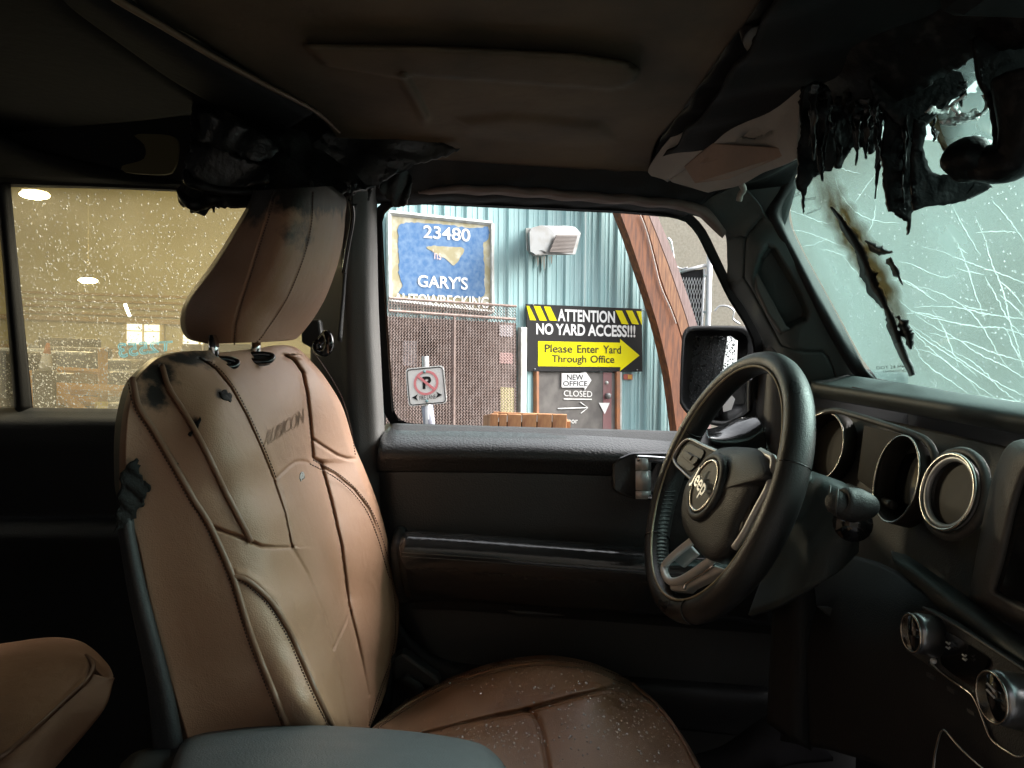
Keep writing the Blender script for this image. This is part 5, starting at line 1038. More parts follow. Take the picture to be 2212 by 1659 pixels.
# headrest: side panel, front panel wrapped in one skin
hL = zD((1640, 130), (1600, 230), (1500, 400), (1400, 560), (1300, 700), (1230, 790), (1180, 890), (1168, 980), (1185, 1050), (1230, 1095), (1340, 1122))
hR = zD((2150, 100), (2240, 180), (2236, 300), (2226, 430), (2190, 600), (2120, 800), (2050, 930), (1985, 1020), (1940, 1070), (1890, 1098), (1700, 1112))
hs1 = zD((1780, 140), (1720, 340), (1640, 600), (1560, 850), (1520, 1000), (1510, 1135)); hs2 = zD((2020, 140), (2010, 340), (1960, 560), (1850, 830), (1700, 1060), (1640, 1130))
hd_ = TPS([(x, y, .90) for x, y in hL] + [(x, y, .862) for x, y in hs1] + [(x, y, .866) for x, y in hs2] + [(x, y, 1.085) for x, y in hR[1:-2]] + [((a[0] + b[0]) / 2, (a[1] + b[1]) / 2, .955) for a, b in zip(hs2[:5], zD((2200, 140), (2236, 340), (2200, 560), (2100, 830), (1900, 1060)))] + [((a[0] + b[0]) / 2, (a[1] + b[1]) / 2, .860) for a, b in zip(hL[1:10:2], hs1[:5])] + [(630, 735, 1.04), (567, 740, .95), (600, 700, .93)], lam=.02)
head, HP = surf('headrest', hL, hR, 180, 150, hd_, m_leathb, car, seams=[(hs1, .003, 3), (hs2, .003, 3)], edge=(.05, .06, .03), label="brown leather headrest with charred top")
UV = uvp(HP.reshape(-1, 3)); bu = np.maximum(np.clip((500 - UV[:, 1]) / 60, 0, 1) * .9, .62 * np.exp(-(((UV[:, 0] - 635) / 55) ** 2 + ((UV[:, 1] - 500) / 50) ** 2)), np.clip((660 - UV[:, 1]) / 400, 0, .5) * np.clip((670 - UV[:, 0] - (UV[:, 1] - 480) * .45) / 40, 0, 1))  # top is charred; shade of the near side is put into this mask too
head.data.attributes.new('burn_shade', 'FLOAT', 'POINT').data.foreach_set('value', np.minimum(bu * 1.2, 1.1))
bord = np.vstack([HP[::5, 0][::-1], HP[0, ::10], HP[::5, -1], HP[-1, ::10][::-1]]); ctr = bord.mean(0); nb = len(bord)
mk('headrest_back', np.vstack([bord, bord * .96 + ctr * .04 + [-.02, .05, 0], ctr + (bord - ctr) * .55 + [-.035, .10, 0]]), gridfaces(3, nb, cc=True) + [tuple(range(2 * nb, 3 * nb))], m_leath, head)
for cl in (hs1, hs2): stitches([(x + 3, y) for x, y in cl], .0012, 6, m_stitch, head, dep=hd_, r=.0007)
for pts, r_ in ((((462, 725, .872), (461, 781, .868)), .0060), (((553, 728, .985), (553, 773, .982)), .0062)): tube('headrest_post', C3(pts), r_, m_chrome, head, seg=14)
for pts in ([(455, 779, .866), (490, 776, .880), (512, 783, .885), (502, 792, .878), (465, 790, .864)], [(526, 770, .97), (560, 765, .98), (588, 769, .985), (580, 780, .975), (545, 780, .965)]):
    tube('post_guide', C3(pts), .004, m_glossb, head, n=30, closed=True, seg=8)
    plate('guide_plate', C3(smooth(np.array(pts), 24, True)), (.2, -.3, 1), .006, m_plas, head)

# seat cushion
cb_ = zG((180, 1415), (450, 1195), (700, 1075), (1000, 972), (1300, 928), (1550, 957), (1750, 1027), (1900, 1117), (2050, 1237), (2212, 1450), (2330, 1659), (2420, 1900))
bm1 = zG((250, 1440), (460, 1260), (700, 1130), (1000, 1035), (1300, 990), (1560, 1005), (1740, 1055), (1880, 1120), (2010, 1270), (2130, 1450), (2230, 1659), (2300, 1900))
cm1 = zG((380, 1470), (500, 1450), (800, 1370), (1000, 1325), (1200, 1285), (1500, 1200), (1700, 1155), (1850, 1120), (1960, 1300), (2050, 1470), (2130, 1659), (2180, 1900))
cd_ = TPS([(x, y, 1.235) for x, y in cb_[1:8]] + [(x, y, 1.17) for x, y in bm1[1:7]] + [(x, y, 1.065) for x, y in cm1[1:7]] + [(800, 1575, 1.10), (904, 1600, 1.02), (1000, 1659, .93), (1184, 1659, .93), (1300, 1620, .965), (1380, 1659, .94), (1200, 1560, 1.02), (1421, 1519, 1.12), (1475, 1589, 1.05), (1525, 1659, .97), (1300, 1530, 1.05), (1000, 1590, 1.0), (800, 1700, .9), (1100, 1800, .83), (1450, 1800, .84), (1570, 1760, .88)], lam=.01)
cs = [(zG((210, 1400), (450, 1240), (700, 1110), (1000, 1020), (1300, 975), (1600, 1010), (1880, 1110)), .006, 2.6), (cm1[:8], .014, 5), (zG((1200, 1285), (1240, 1305), (1270, 1350), (1300, 1450), (1340, 1659), (1360, 1800)), .012, 5), (zG((1890, 1110), (2060, 1270), (2212, 1480), (2320, 1700)), .005, 2.6)]
surf_l = [(797, 1576), (800, 1600), (815, 1700), (850, 1800)]
# rows run from the far edge to the near side
nr_, nc_ = 260, 240
T0 = smooth(np.array(cb_), nc_); B0 = smooth(np.array([(797, 1590), (830, 1660), (900, 1760), (1000, 1800), (1200, 1830), (1400, 1830), (1520, 1820), (1625, 1790)]), nc_)
t_ = np.linspace(0, 1, nr_)[:, None]; t_ = t_ ** 1.3; U = T0[None, :, 0] * (1 - t_) + B0[None, :, 0] * t_; Vv = T0[None, :, 1] * (1 - t_) + B0[None, :, 1] * t_
D = cd_(U, Vv)
for pl_, dp_, w_ in cs: D = D + dp_ * np.exp(-(dpoly(U, Vv, pl_) / w_) ** 2)
D = D + .05 * np.clip(1 - t_ / .05, 0, 1) ** 2
CP = PY(U, Vv, D); m_lwet = M('damp brown leather', (.25, .132, .075), .32, col2=(.33, .185, .112), vs=5, vmin=.35, vmax=.65, bump=.35, bs=700, rv=.12)
cush = mk('seat_cushion', CP.reshape(-1, 3), gridfaces(nr_, nc_), m_lwet, car, label="brown leather driver's seat cushion wet with rain")
bord = CP[0, ::5]; nb = len(bord)
mk('cushion_side', np.vstack([bord, bord + [.0, .0, -.06], bord + [-.02, -.02, -.16]]), gridfaces(3, nb), m_leath, cush)
stitches([(x, y + 7) for x, y in cs[0][0]], .001, 6, m_stitch, cush, dep=cd_); stitches([(x, y - 6) for x, y in cs[0][0]], .001, 6, m_stitch, cush, dep=cd_)
tube('piping', PY(*(smooth(np.array(cs[3][0]), 60).T), cd_(*smooth(np.array(cs[3][0]), 60).T) - .001), .0022, m_pipe_l, cush)
pos, rad = [], []
for k in range(1000):
    u, v = random.gauss(1330, 110), random.gauss(1560, 45)
    if k % 3 == 0: u, v = random.gauss(1040, 90), random.gauss(1600, 25)
    if k % 5 == 0: u, v = random.uniform(900, 1360), random.uniform(1440, 1500)
    if v > 1659 or u > 1470 + (v - 1590) * .7 or v < np.interp(u, [p[0] for p in cb_], [p[1] for p in cb_]) + 6: continue
    pos.append(PY(np.array(u), np.array(v), cd_(np.array([u]), np.array([v]))[0] - .0006)); rad.append(random.choice([.0006, .0007, .0009, .0011, .0014, .0022]) * random.uniform(.7, 1.1))
drops('raindrops', pos, (0, -.45, .9), rad, waterbead('clear water bead'), 'tiny rain beads on the brown seat cushion', hk=.6)
# buckle beside the seat
bk_ = plate('belt_buckle', C3([(845, 1425), (870, 1410), (905, 1435), (945, 1465), (953, 1478), (940, 1488), (900, 1480), (850, 1470)], 1.245), fn, .03, m_plas, car, bev=.006)
tube('buckle_stalk', C3([(850, 1415, 1.26), (840, 1470, 1.255), (835, 1520, 1.25)]), .010, m_plasm, bk_, n=12)
loft('belt_webbing', [C3([(850, 1470, 1.235), (885, 1505, 1.23), (835, 1545, 1.22)]), C3([(880, 1455, 1.235), (915, 1490, 1.23), (850, 1530, 1.22)])], m_plasm, bk_, n=16, th=.002)

# centre console armrest
cx_ = [(380, 1650), (403, 1602), (483, 1583), (600, 1574), (737, 1576), (904, 1589), (1021, 1609), (1064, 1633), (1090, 1665)]
rows = []
for dv, Y, k in ((6, .735, 1), (0, .715, 1), (6, .68, 1.0), (24, .63, 1.02), (60, .56, 1.05), (120, .48, 1.1), (220, .42, 1.15)):
    rows.append(C3([(740 + (u - 740) * k, v + dv, Y) for u, v in cx_]))
m_grey = M('slate grey vinyl', (.078, .084, .090), .45, bump=.35, bs=650, rv=.06, vs=8)
loft('console_armrest', rows, m_grey, car, n=70, m=50, th=.006)
mk('console_side', np.vstack([rows[0], rows[0] + [0, .01, -.3]]), gridfaces(2, len(cx_)), m_plasm, car)
loft('console_rear', [C3([(265, 1655, .70), (300, 1628, .70), (360, 1620, .70), (420, 1618, .70)]), C3([(250, 1700, .62), (290, 1670, .62), (370, 1660, .62), (440, 1660, .62)]), C3([(240, 1760, .55), (290, 1740, .55), (370, 1730, .55), (450, 1730, .55)])], m_plasm, car, n=24, m=12)
drops('raindrops', [C3([(x, y, .66)])[0] for x, y in zF((1215, 1605), (1745, 1553), (1970, 1430), (2120, 1430)) + zG((290, 1575))], (0, -.4, .9), [.0011, .0015, .001, .001, .0013], m_drop, 'few stray water drops on the grey console armrest')

# rear seat cushion
rows = [C3(zF((-300, 900, 1.12), (0, 862, 1.12), (300, 822, 1.11), (480, 835, 1.09), (590, 890, 1.06), (690, 990, 1.0), (735, 1070, .96))), C3(zF((-300, 940, 1.07), (0, 905, 1.07), (300, 865, 1.06), (460, 875, 1.05), (560, 920, 1.02), (650, 1010, .97), (700, 1110, .94))), C3(zF((-300, 1050, .98), (0, 1020, .98), (300, 965, .98), (460, 950, .98), (555, 955, .97), (590, 990, .95), (610, 1030, .94))), C3(zF((-400, 1400, .82), (-100, 1380, .82), (150, 1300, .83), (350, 1220, .86), (470, 1130, .90), (560, 1060, .925), (600, 1045, .935))), C3(zF((-400, 1700, .74), (-100, 1660, .74), (50, 1560, .75), (280, 1360, .80), (440, 1210, .86), (560, 1100, .91), (610, 1060, .925))), C3(zF((-350, 1800, .73), (0, 1760, .73), (150, 1640, .74), (350, 1430, .79), (500, 1270, .85), (620, 1150, .90), (700, 1080, .93))), C3(zF((-300, 2000, .74), (60, 1900, .74), (260, 1750, .75), (440, 1560, .79), (580, 1400, .84), (690, 1250, .88), (735, 1080, .94)))]
loft('rear_seat_cushion', rows, m_leath, car, n=60, m=60, th=.004, label='brown leather rear seat cushion in shadow')
tube('rear_seat_piping', C3(zF((-100, 1655, .735), (50, 1555, .745), (280, 1355, .795), (440, 1205, .855), (560, 1095, .905), (605, 1010, .93), (590, 960, .955), (560, 930, .99))), .003, m_pipe_l, car, n=60)

# ================================================================ STEERING WHEEL
SC = CAM + np.array([.28726, 1.00459, -.17902]); tl, yw = .35324, -.10569; RR = .1780
e1 = -np.array([math.sin(yw), math.cos(yw), 0]); e2 = np.array([math.sin(tl) * math.cos(yw), -math.sin(tl) * math.sin(yw), math.cos(tl)]); e3 = np.cross(e1, e2)  # right, up, towards the driver
def sp(pts, off=0.0):
    a = np.array([p[:2] for p in pts], float); return PP(a[:, 0], a[:, 1], SC + e3 * off, e3)
nR, nS = 120, 16; V = []
for i in range(nR):
    a = 2 * math.pi * i / nR; rd = math.cos(a) * e1 + math.sin(a) * e2; c = SC + RR * rd
    r_ = .0168 + .0012 * math.cos(2 * a)
    for j in range(nS):
        b = 2 * math.pi * j / nS; V.append(c + r_ * (math.cos(b) * rd * .95 + math.sin(b) * e3 * 1.12))
m_wheel = M('worn black steering leather', (.020, .020, .021), .36, col2=(.032, .031, .030), vs=14, bump=.35, bs=600, rv=.10)
rim = mk('steering_wheel', V, gridfaces(nR, nS, cc=True, rc=True), m_wheel, car, label='black leather steering wheel with silver lower spoke')
m_worn = M('worn pale rim line', (.50, .44, .31), .6, col2=(.30, .26, .18), vs=30)
V = [SC + (RR - .011) * (math.cos(a) * e1 + math.sin(a) * e2) + e3 * .0146 for a in np.linspace(0, 2 * math.pi, 120, endpoint=False)]
tube('rim_seam', V, .0017, m_worn, rim, seg=5, closed=True)
for a in (math.radians(18), math.radians(162), math.radians(222), math.radians(296)):
    rd = math.cos(a) * e1 + math.sin(a) * e2; c = SC + RR * rd
    tube('rim_joint', [c + .0172 * (math.cos(b) * rd * .96 + math.sin(b) * e3 * 1.12) for b in np.linspace(0, 2 * math.pi, 24, endpoint=False)], .0010, m_glossb, rim, closed=True, seg=5)
prt = []
for i in range(46):
    a = math.radians(196 + i * 1.2); rd = math.cos(a) * e1 + math.sin(a) * e2; tg = -math.sin(a) * e1 + math.cos(a) * e2; c = SC + (RR - .0165) * rd + e3 * (.004 * (1 if i % 2 else -1))
    prt.append(tube('', [c - tg * .0018 - e3 * .004, c + tg * .0018 + e3 * .004], .0011, None, seg=4, ret=True))
V, f = merge(prt); mk('rim_lacing', V, f, m_plasm, rim, sm=False, kind='stuff')
padp = [(1532, 985), (1558, 968), (1605, 966), (1641, 973), (1658, 1000), (1662, 1033), (1633, 1047), (1624, 1067), (1596, 1123), (1575, 1180), (1549, 1206), (1530, 1208), (1510, 1191), (1483, 1153), (1473, 1123), (1474, 1086), (1483, 1048), (1502, 1020)]
hub = plate('airbag_cover', sp(smooth(np.array(padp, float), 60, True), .020), e3, .018, m_plas, rim, dome=.014)
emb = [(1524 + 0, 1050)]
# emblem ellipse outline traced as a circle on the hub plane
ec = sp([(1524, 1050)], .036)[0]; er = .040
def hubc(r, off, n=48, k=1.0): return np.array([ec + r * (math.cos(t) * e1 * k + math.sin(t) * e2) + e3 * off for t in np.linspace(0, 2 * math.pi, n, endpoint=False)])
plate('emblem_disc', hubc(.0335, .0015), e3, .010, M('dark emblem disc', (.050, .045, .038), .5, bump=.3, bs=900), rim)
tube('emblem_ring', hubc(.0345, .002), .0018, m_rimring, rim, closed=True, seg=8)
tube('emblem_surround', hubc(.0415, -.002), .0055, m_plas, rim, closed=True, seg=10)
v, f = textmesh('Jeep', .012, extrude=.0); th0 = math.radians(-13); ax_, ay_ = math.cos(th0) * e1 + math.sin(th0) * e2, -math.sin(th0) * e1 + math.cos(th0) * e2
T_ = ec + np.outer((v[:, 0] - .5) * .054, ax_) + np.outer((v[:, 1] - .5) * .029, ay_) + e3 * .010
lt = mk('lettering', T_, f, m_satin, rim, sm=False); solid(lt, .0015, -1.0)
# left spoke with button pad
spk = z4((1310, 640), (1380, 500), (1500, 400), (1620, 385), (1800, 460), (2100, 600), (2212, 660), (2100, 800), (1900, 900), (1700, 1080), (1560, 1090), (1440, 950), (1330, 860))
plate('spoke_plate', sp(smooth(np.array(spk), 60, True), .012), e3, .016, m_plasm, rim, bev=.002)
tube('spoke_bezel', sp(z4((2100, 620), (1950, 560), (1800, 490), (1640, 410), (1540, 415), (1440, 510), (1350, 660), (1330, 760), (1380, 860), (1480, 960), (1600, 1070), (1660, 1120)), .014), .0032, m_satin, rim, n=60, seg=8, flat=.6)
m_btn = M('grey button rubber', (.060, .056, .052), .5, bump=.3, bs=900)
btn = plate('button_pad', sp(smooth(np.array(z4((1370, 760), (1420, 660), (1520, 520), (1600, 480), (1720, 530), (1830, 590), (1820, 680), (1740, 800), (1640, 920), (1570, 950), (1480, 890), (1390, 830))), 40, True), .0145), e3, .004, m_btn, rim, bev=.001)
plate('button', sp(z4((1440, 670), (1500, 585), (1740, 720), (1720, 780), (1640, 850), (1450, 700)), .0175), e3, .003, m_btn, rim, bev=.001)
plate('button', sp(z4((1520, 700), (1570, 640), (1640, 680), (1590, 765)), .0195), e3, .003, m_btn, rim, bev=.001)
# right (near) spoke
plate('spoke_plate', sp(z1((1430, 1250), (1560, 1290), (1660, 1380), (1640, 1500)) + z2((1560, 30), (1470, 230), (1330, 520), (1160, 760), (1100, 700), (1140, 540), (1250, 300), (1350, 100)) + z1((1540, 1560), (1540, 1400)), .010), e3, .016, m_plasm, rim, bev=.002)
tube('spoke_bezel', sp(z1((1450, 1265), (1530, 1310), (1600, 1360), (1590, 1500)) + z2((1540, 30), (1450, 200), (1380, 330), (1260, 560), (1150, 720)), .015), .0045, m_satin, rim, n=50, seg=8)
plate('button_pad', sp(smooth(np.array(z2((1100, 560), (1150, 420), (1230, 260), (1300, 190), (1330, 230), (1320, 330), (1250, 470), (1170, 640), (1110, 680))), 30, True), .016), e3, .004, m_btn, rim, bev=.001)
plate('button', sp(z2((1190, 500), (1230, 410), (1250, 420), (1235, 480), (1200, 540)), .018), e3, .003, m_btn, rim, bev=.001)
# lower silver spoke: open loop
outer_ = z2((640, 620), (480, 760), (360, 880), (310, 1000), (330, 1110), (390, 1200), (560, 1215), (620, 1150), (800, 1060), (1040, 960), (1000, 900), (900, 860), (860, 790), (760, 760))
inner_ = z2((690, 690), (560, 780), (430, 880), (380, 960), (400, 1040), (450, 1090), (540, 1080), (680, 990), (800, 920), (850, 870))
loopc = z2((680, 630), (560, 720), (420, 840), (350, 920), (345, 1000), (390, 1090), (450, 1110), (540, 1090), (690, 1000), (830, 900), (900, 850))
tube('lower_spoke', sp(loopc, .010), .0055, m_spoke, rim, n=70, seg=10, flat=1.0)
wall_ = np.array([sp(resample(np.array(loopc), 40), o_) for o_ in (.010, -.012)]); solid(mk('lower_spoke_wall', wall_.reshape(-1, 3), gridfaces(2, 40), m_spoke, rim), .003)
plate('lower_spoke_leg', sp(z2((540, 1120), (700, 1010), (860, 900), (1040, 960), (800, 1080), (620, 1170), (570, 1215), (400, 1205), (400, 1130)), .004), e3, .014, m_spoke, rim, bev=.003, seg=3)
plate('lower_spoke_leg', sp(z2((440, 860), (640, 690), (720, 780), (540, 940)), -.012), e3, .006, m_spoke, rim, bev=.002)
tube('lower_spoke_line', sp(z2((570, 1200), (600, 1130), (740, 1040), (880, 950), (905, 910)), .006), .0022, m_chrome, rim, n=30, seg=6)
# steering column, shroud and stalk
loft('column_shroud', [PXp(*np.array([(1735, 1000), (1742, 1015), (1748, 1022)] + z3((320, 640), (600, 740), (680, 800))).T, np.array([.39, .392, .395, .40, .415, .43])), PXp(*np.array([(1735, 1040), (1742, 1060), (1755, 1070), (1775, 1060), (1820, 1070), (1840, 1080)]).T, np.array([.375, .375, .375, .38, .40, .42])), PXp(*np.array([(1650, 1250), (1690, 1230), (1730, 1200), (1780, 1170), (1830, 1160), (1850, 1150)]).T, np.array([.375, .375, .375, .38, .40, .42])), PXp(*np.array([(1620, 1330), (1680, 1310), (1720, 1290), (1770, 1260), (1810, 1230), (1850, 1190)]).T, np.array([.36, .36, .37, .38, .40, .43]))], m_gtrim, car, n=30, m=30)
kc = PXp(np.array(1839.), np.array(1087.), np.array(.355)); 
sk_ = tube('stalk_knob', [kc + [-.018, -.004, .004], kc + [-.012, 0, 0], kc + [.012, 0, -.002], kc + [.02, .004, -.003]], [.010, .0175, .0175, .012], m_plas, car, n=20, seg=20)
for dy in (-.009, .009): tube('knob_rib', [kc + [-.019, dy, .016], kc + [-.0195, dy, -.012]], .0011, m_lgrey, sk_, seg=5)
tube('stalk', [kc + [.01, .0, -.004], kc + [.05, .09, -.02]], .011, m_plas, sk_, seg=12)
tube('ignition_barrel', [PXp(np.array(1842.), np.array(1130.), np.array(.37)), PXp(np.array(1842.), np.array(1130.), np.array(.42))], .020, m_glossb, car, seg=20)

# ================================================================ DASHBOARD
def xr(pts, X): a = np.array([p[:2] for p in pts], float); return PXp(a[:, 0], a[:, 1], np.full(len(a), X))
far = lambda p: p + [(p[-1][0] + (p[-1][0] - p[0][0]) * 1.2, p[-1][1] + (p[-1][1] - p[0][1]) * 1.2)]
m_dash = M('brown grey dash plastic', (.085, .080, .075), .5, bump=.35, bs=500, rv=.06, vs=10)  # even brown grey base colour of the dash parts
top = loft('dash_top', [xr(far([(1700, 795), (1850, 818), (2212, 876)]), .606), xr(far(zE((830, 790), (1100, 790), (1500, 850), (2212, 985))), .565), xr(far(zE((830, 812), (1400, 885), (2212, 1010))), .530), xr(far(zE((840, 838), (1400, 920), (2212, 1055))), .516), xr(far(zE((850, 870), (1400, 960), (2212, 1100))), .518), xr(far(zE((855, 905), (1400, 1000), (2212, 1140))), .535)], m_gtrim, car, n=50, m=40, straight=True)
tube('dash_seam', xr(far(zE((1100, 850), (1400, 905), (2212, 1035))), .5195), .0008, m_stitch, top, n=50, seg=5)
for k in range(14):
    t0 = k / 13; u0 = 930 + t0 * 560
    tube('defrost_slat', xr(zE((u0, 785 + t0 * 60), (u0 + 26, 800 + t0 * 62)), .575), .0012, m_plasm, top, seg=4, sm=False)
loft('dash_face', [xr([(1700, 868), (1757, 878), (1960, 918), (2212, 975), (2500, 1040)], .535), xr([(1700, 905), (1757, 915), (1960, 970), (2130, 1010), (2500, 1100)], .522), xr([(1700, 990), (1757, 1005), (1960, 1060), (2130, 1110), (2500, 1220)], .508), xr([(1700, 1090), (1757, 1110), (1960, 1170), (2130, 1230), (2500, 1350)], .498), xr([(1700, 1160), (1757, 1180), (1960, 1260), (2130, 1330), (2500, 1480)], .490)], m_dash, car, n=50, m=40, straight=True)
m_lens = M('smoky gauge lens', (.034, .029, .025), .5, spec=.15, col2=(.055, .047, .039), vs=20)
def gauge(name, cu, cv, X, R, depth, lens, tilt=.0):
    c = PXp(np.array(float(cu)), np.array(float(cv)), np.array(X)); a1, a2 = np.array([tilt, 1., 0]), np.array([.18, 0, 1.]); a1 /= np.linalg.norm(a1); a2 /= np.linalg.norm(a2); nn = np.cross(a2, a1); nn = nn if nn[0] < 0 else -nn
    cc = lambda r, o: np.array([c + r * (math.cos(t) * a1 + math.sin(t) * a2) + nn * o for t in np.linspace(0, 2 * math.pi, 48, endpoint=False)])
    g = tube(name, cc(R, .022), .0011, m_rimring, car, closed=True, seg=8)
    G = np.array([cc(R * 1.03, .0), cc(R * 1.015, .018), cc(R, .0225), cc(R * .96, .018), cc(R * .86, -depth)]); solid(mk('gauge_tunnel', G.reshape(-1, 3), gridfaces(5, 48, cc=True), m_lens, g), .001)
    plate('gauge_dial', cc(R * .87, -depth + .003), nn, .003, lens, g)
    return g, c, a1, a2, nn
plate('cluster_display', xr(z3((800, 220), (1250, 330), (1330, 400), (1330, 900), (1060, 880), (860, 790), (740, 700)), .500), (-1, 0, .15), .006, m_lens, car, bev=.001)
tube('cluster_hood', xr(z3((250, 240), (400, 130), (540, 95), (700, 130), (950, 205), (1260, 310), (1360, 370), (1420, 470), (1430, 600)), .487), .0045, m_dash, car, n=50, seg=8)
tube('cluster_sill', xr(z3((660, 770), (850, 850), (1060, 930)), .478), .006, m_dash, car, n=20, seg=8)
gauge('gauge', 1799, 970, .498, .0535, .002, m_lens, -.2); gauge('gauge', 1973, 1042, .492, .0535, .004, m_glossb, .05)
# round vent
vc = PXp(np.array(2065.), np.array(1067.), np.array(.468)); va1, va2, vn = np.array([0, 1., 0]), np.array([.2, 0, .98]), np.array([-.98, 0, .2])
vcc = lambda r, o: np.array([vc + r * (math.cos(t) * va1 * 1.12 + math.sin(t) * va2) + vn * o for t in np.linspace(0, 2 * math.pi, 48, endpoint=False)])
vt = tube('air_vent', vcc(.0400, .01), .0020, m_rimring, car, closed=True, seg=8)
tube('vent_ring', vcc(.0365, .006), .0035, m_satin, vt, closed=True, seg=8); tube('vent_ring', vcc(.045, .002), .005, m_dash, vt, closed=True, seg=8)
plate('vent_flap', vcc(.033, .0), vn, .004, m_lens, vt)
G = np.array([vcc(.041, .008), vcc(.034, .0), vcc(.030, -.02)]); mk('vent_tunnel', G.reshape(-1, 3), gridfaces(3, 48, cc=True), m_plas, vt)
# centre screen
loft('screen_housing', [xr([(2400, 940), (2212, 955), (2180, 972), (2165, 1000), (2145, 1060), (2120, 1180), (2103, 1280), (2108, 1300), (2212, 1352), (2400, 1440)], .462), xr([(2400, 960), (2230, 975), (2200, 990), (2187, 1015), (2168, 1080), (2142, 1200), (2126, 1280), (2134, 1292), (2220, 1336), (2400, 1420)], .440), xr([(2400, 985), (2250, 1000), (2222, 1015), (2208, 1040), (2190, 1100), (2165, 1210), (2148, 1270), (2154, 1282), (2226, 1318), (2400, 1395)], .436)], m_dash, car, n=60, m=16)
plate('centre_screen', xr([(2400, 985), (2250, 1000), (2222, 1015), (2208, 1040), (2190, 1100), (2165, 1210), (2148, 1270), (2154, 1282), (2226, 1318), (2400, 1395)], .438), (-1, 0, .1), .004, m_glossb, car)
# shelf, climate panel
sh_ = zH((1390, 310), (1430, 300), (1620, 430), (1850, 570), (2212, 800))
loft('dash_shelf', [xr([(1925, 1195), (1960, 1205), (2010, 1240), (2080, 1290), (2230, 1400), (2400, 1520)], .455), xr([(1930, 1212), (1965, 1222), (2012, 1258), (2080, 1308), (2230, 1418), (2400, 1545)], .432), xr([(1936, 1216), (1990, 1255), (2020, 1280), (2085, 1332), (2230, 1444), (2400, 1575)], .425), xr([(1950, 1235), (2000, 1275), (2020, 1300), (2085, 1352), (2230, 1470), (2400, 1605)], .435)], m_gtrim, car, n=40, m=24, straight=True)
loft('lower_dash', [xr([(1700, 1160), (1800, 1190), (1900, 1215), (1940, 1235), (2010, 1290), (2100, 1360), (2260, 1490), (2400, 1600)], .462), xr([(1690, 1260), (1800, 1290), (1900, 1330), (1940, 1340), (1990, 1380), (2080, 1450), (2240, 1590), (2400, 1720)], .435), xr([(1690, 1400), (1800, 1420), (1900, 1450), (1940, 1470), (1990, 1520), (2080, 1600), (2240, 1740), (2400, 1880)], .42), xr([(1690, 1600), (1800, 1620), (1900, 1650), (1960, 1680), (2000, 1720), (2080, 1760), (2240, 1840), (2400, 2000)], .43)], m_plasm, car, n=50, m=30, straight=True)
cp = plate('climate_panel', xr(zH((1600, 640), (1560, 615), (1720, 700), (2260, 1060), (2260, 1620), (2150, 1590), (2000, 1470), (1900, 1220), (1850, 1170), (1600, 1000), (1450, 900), (1420, 700), (1500, 640)), .408), (-1, 0, .15), .01, m_plas, car, bev=.002)
tube('panel_outline', xr(zH((1560, 620), (1720, 705), (1950, 850), (2240, 1040)), .4060), .0016, m_lgrey, cp, n=30, seg=5)
tube('panel_outline', xr(zH((1600, 975), (1700, 1060), (1850, 1165), (1900, 1225), (1950, 1350), (2000, 1470), (2100, 1550), (2180, 1590), (2250, 1570)), .4060), .0014, m_rimring, cp, n=40, seg=5)
tube('panel_outline', xr(zH((1625, 1700), (1640, 1560), (1670, 1440), (1690, 1415), (1720, 1435), (1800, 1530), (1930, 1650), (2010, 1700)), .4060), .0015, m_rimring, car, n=40, seg=5)
def knob(cu, cv, R, X):
    c = PXp(np.array(float(cu)), np.array(float(cv)), np.array(X)); k = tube('climate_knob', [c + [.024, 0, -.003], c + [.004, 0, 0], c + [.0, 0, 0]], [R * 1.05, R, R * .96], M('dark chrome knob', (.32, .32, .33), .28, .9), car, seg=32)
    tube('knob_face', [c + [.001, 0, 0], c + [-.0015, 0, 0]], [R * .90, R * .88], m_glossb, k, seg=32)
    tube('knob_ring', [c + R * .93 * np.array([0, math.cos(t), math.sin(t)]) + [-.001, 0, 0] for t in np.linspace(0, 2 * math.pi, 36, endpoint=False)], .0011, m_rimring, k, closed=True, seg=6)
    return k, c
knob(1970, 1367, .0185, .385); k2, c2 = knob(2145, 1506, .0205, .385)
m_icon = M('pale icon print', (.55, .56, .55), .6)
for (x, y) in ((1720, 850), (1720, 880), (1825, 930), (1828, 955)): tube('icon', xr(zH((x - 12, y - 6), (x + 4, y + 6), (x + 12, y - 2)), .4020), .0010, m_icon, cp, seg=4, sm=False)
for dz_ in (.004, .009): tube('icon', [c2 + [-.0025, .004, dz_], c2 + [-.0025, -.005, dz_ - .002]], .0011, m_icon, k2, seg=4, sm=False)
for k, pl_ in enumerate((((1700, 790), (1740, 790), (1960, 930), (1960, 1010), (1900, 1060), (1880, 1130), (1700, 1010), (1670, 940)),)):
    plate('button_panel', xr(smooth(np.array(zH(*pl_)), 40, True), .4055), (-1, 0, .15), .003, m_glossb, cp)
for x, y in ((1610, 1060), (1740, 1150), (1870, 1290)): plate('panel_button', xr(zH((x - 30, y - 22), (x + 18, y + 8), (x + 20, y + 34), (x - 28, y + 4)), .4052), (-1, 0, .15), .002, m_plas, cp)
for x, y in ((1665, 770), (1625, 965)): tube('panel_screw', [PXp(*[np.array(float(q_)) for q_ in zH((x, y))[0]], np.array(.409)), PXp(*[np.array(float(q_)) for q_ in zH((x, y))[0]], np.array(.404))], .003, m_satin, cp, seg=10)
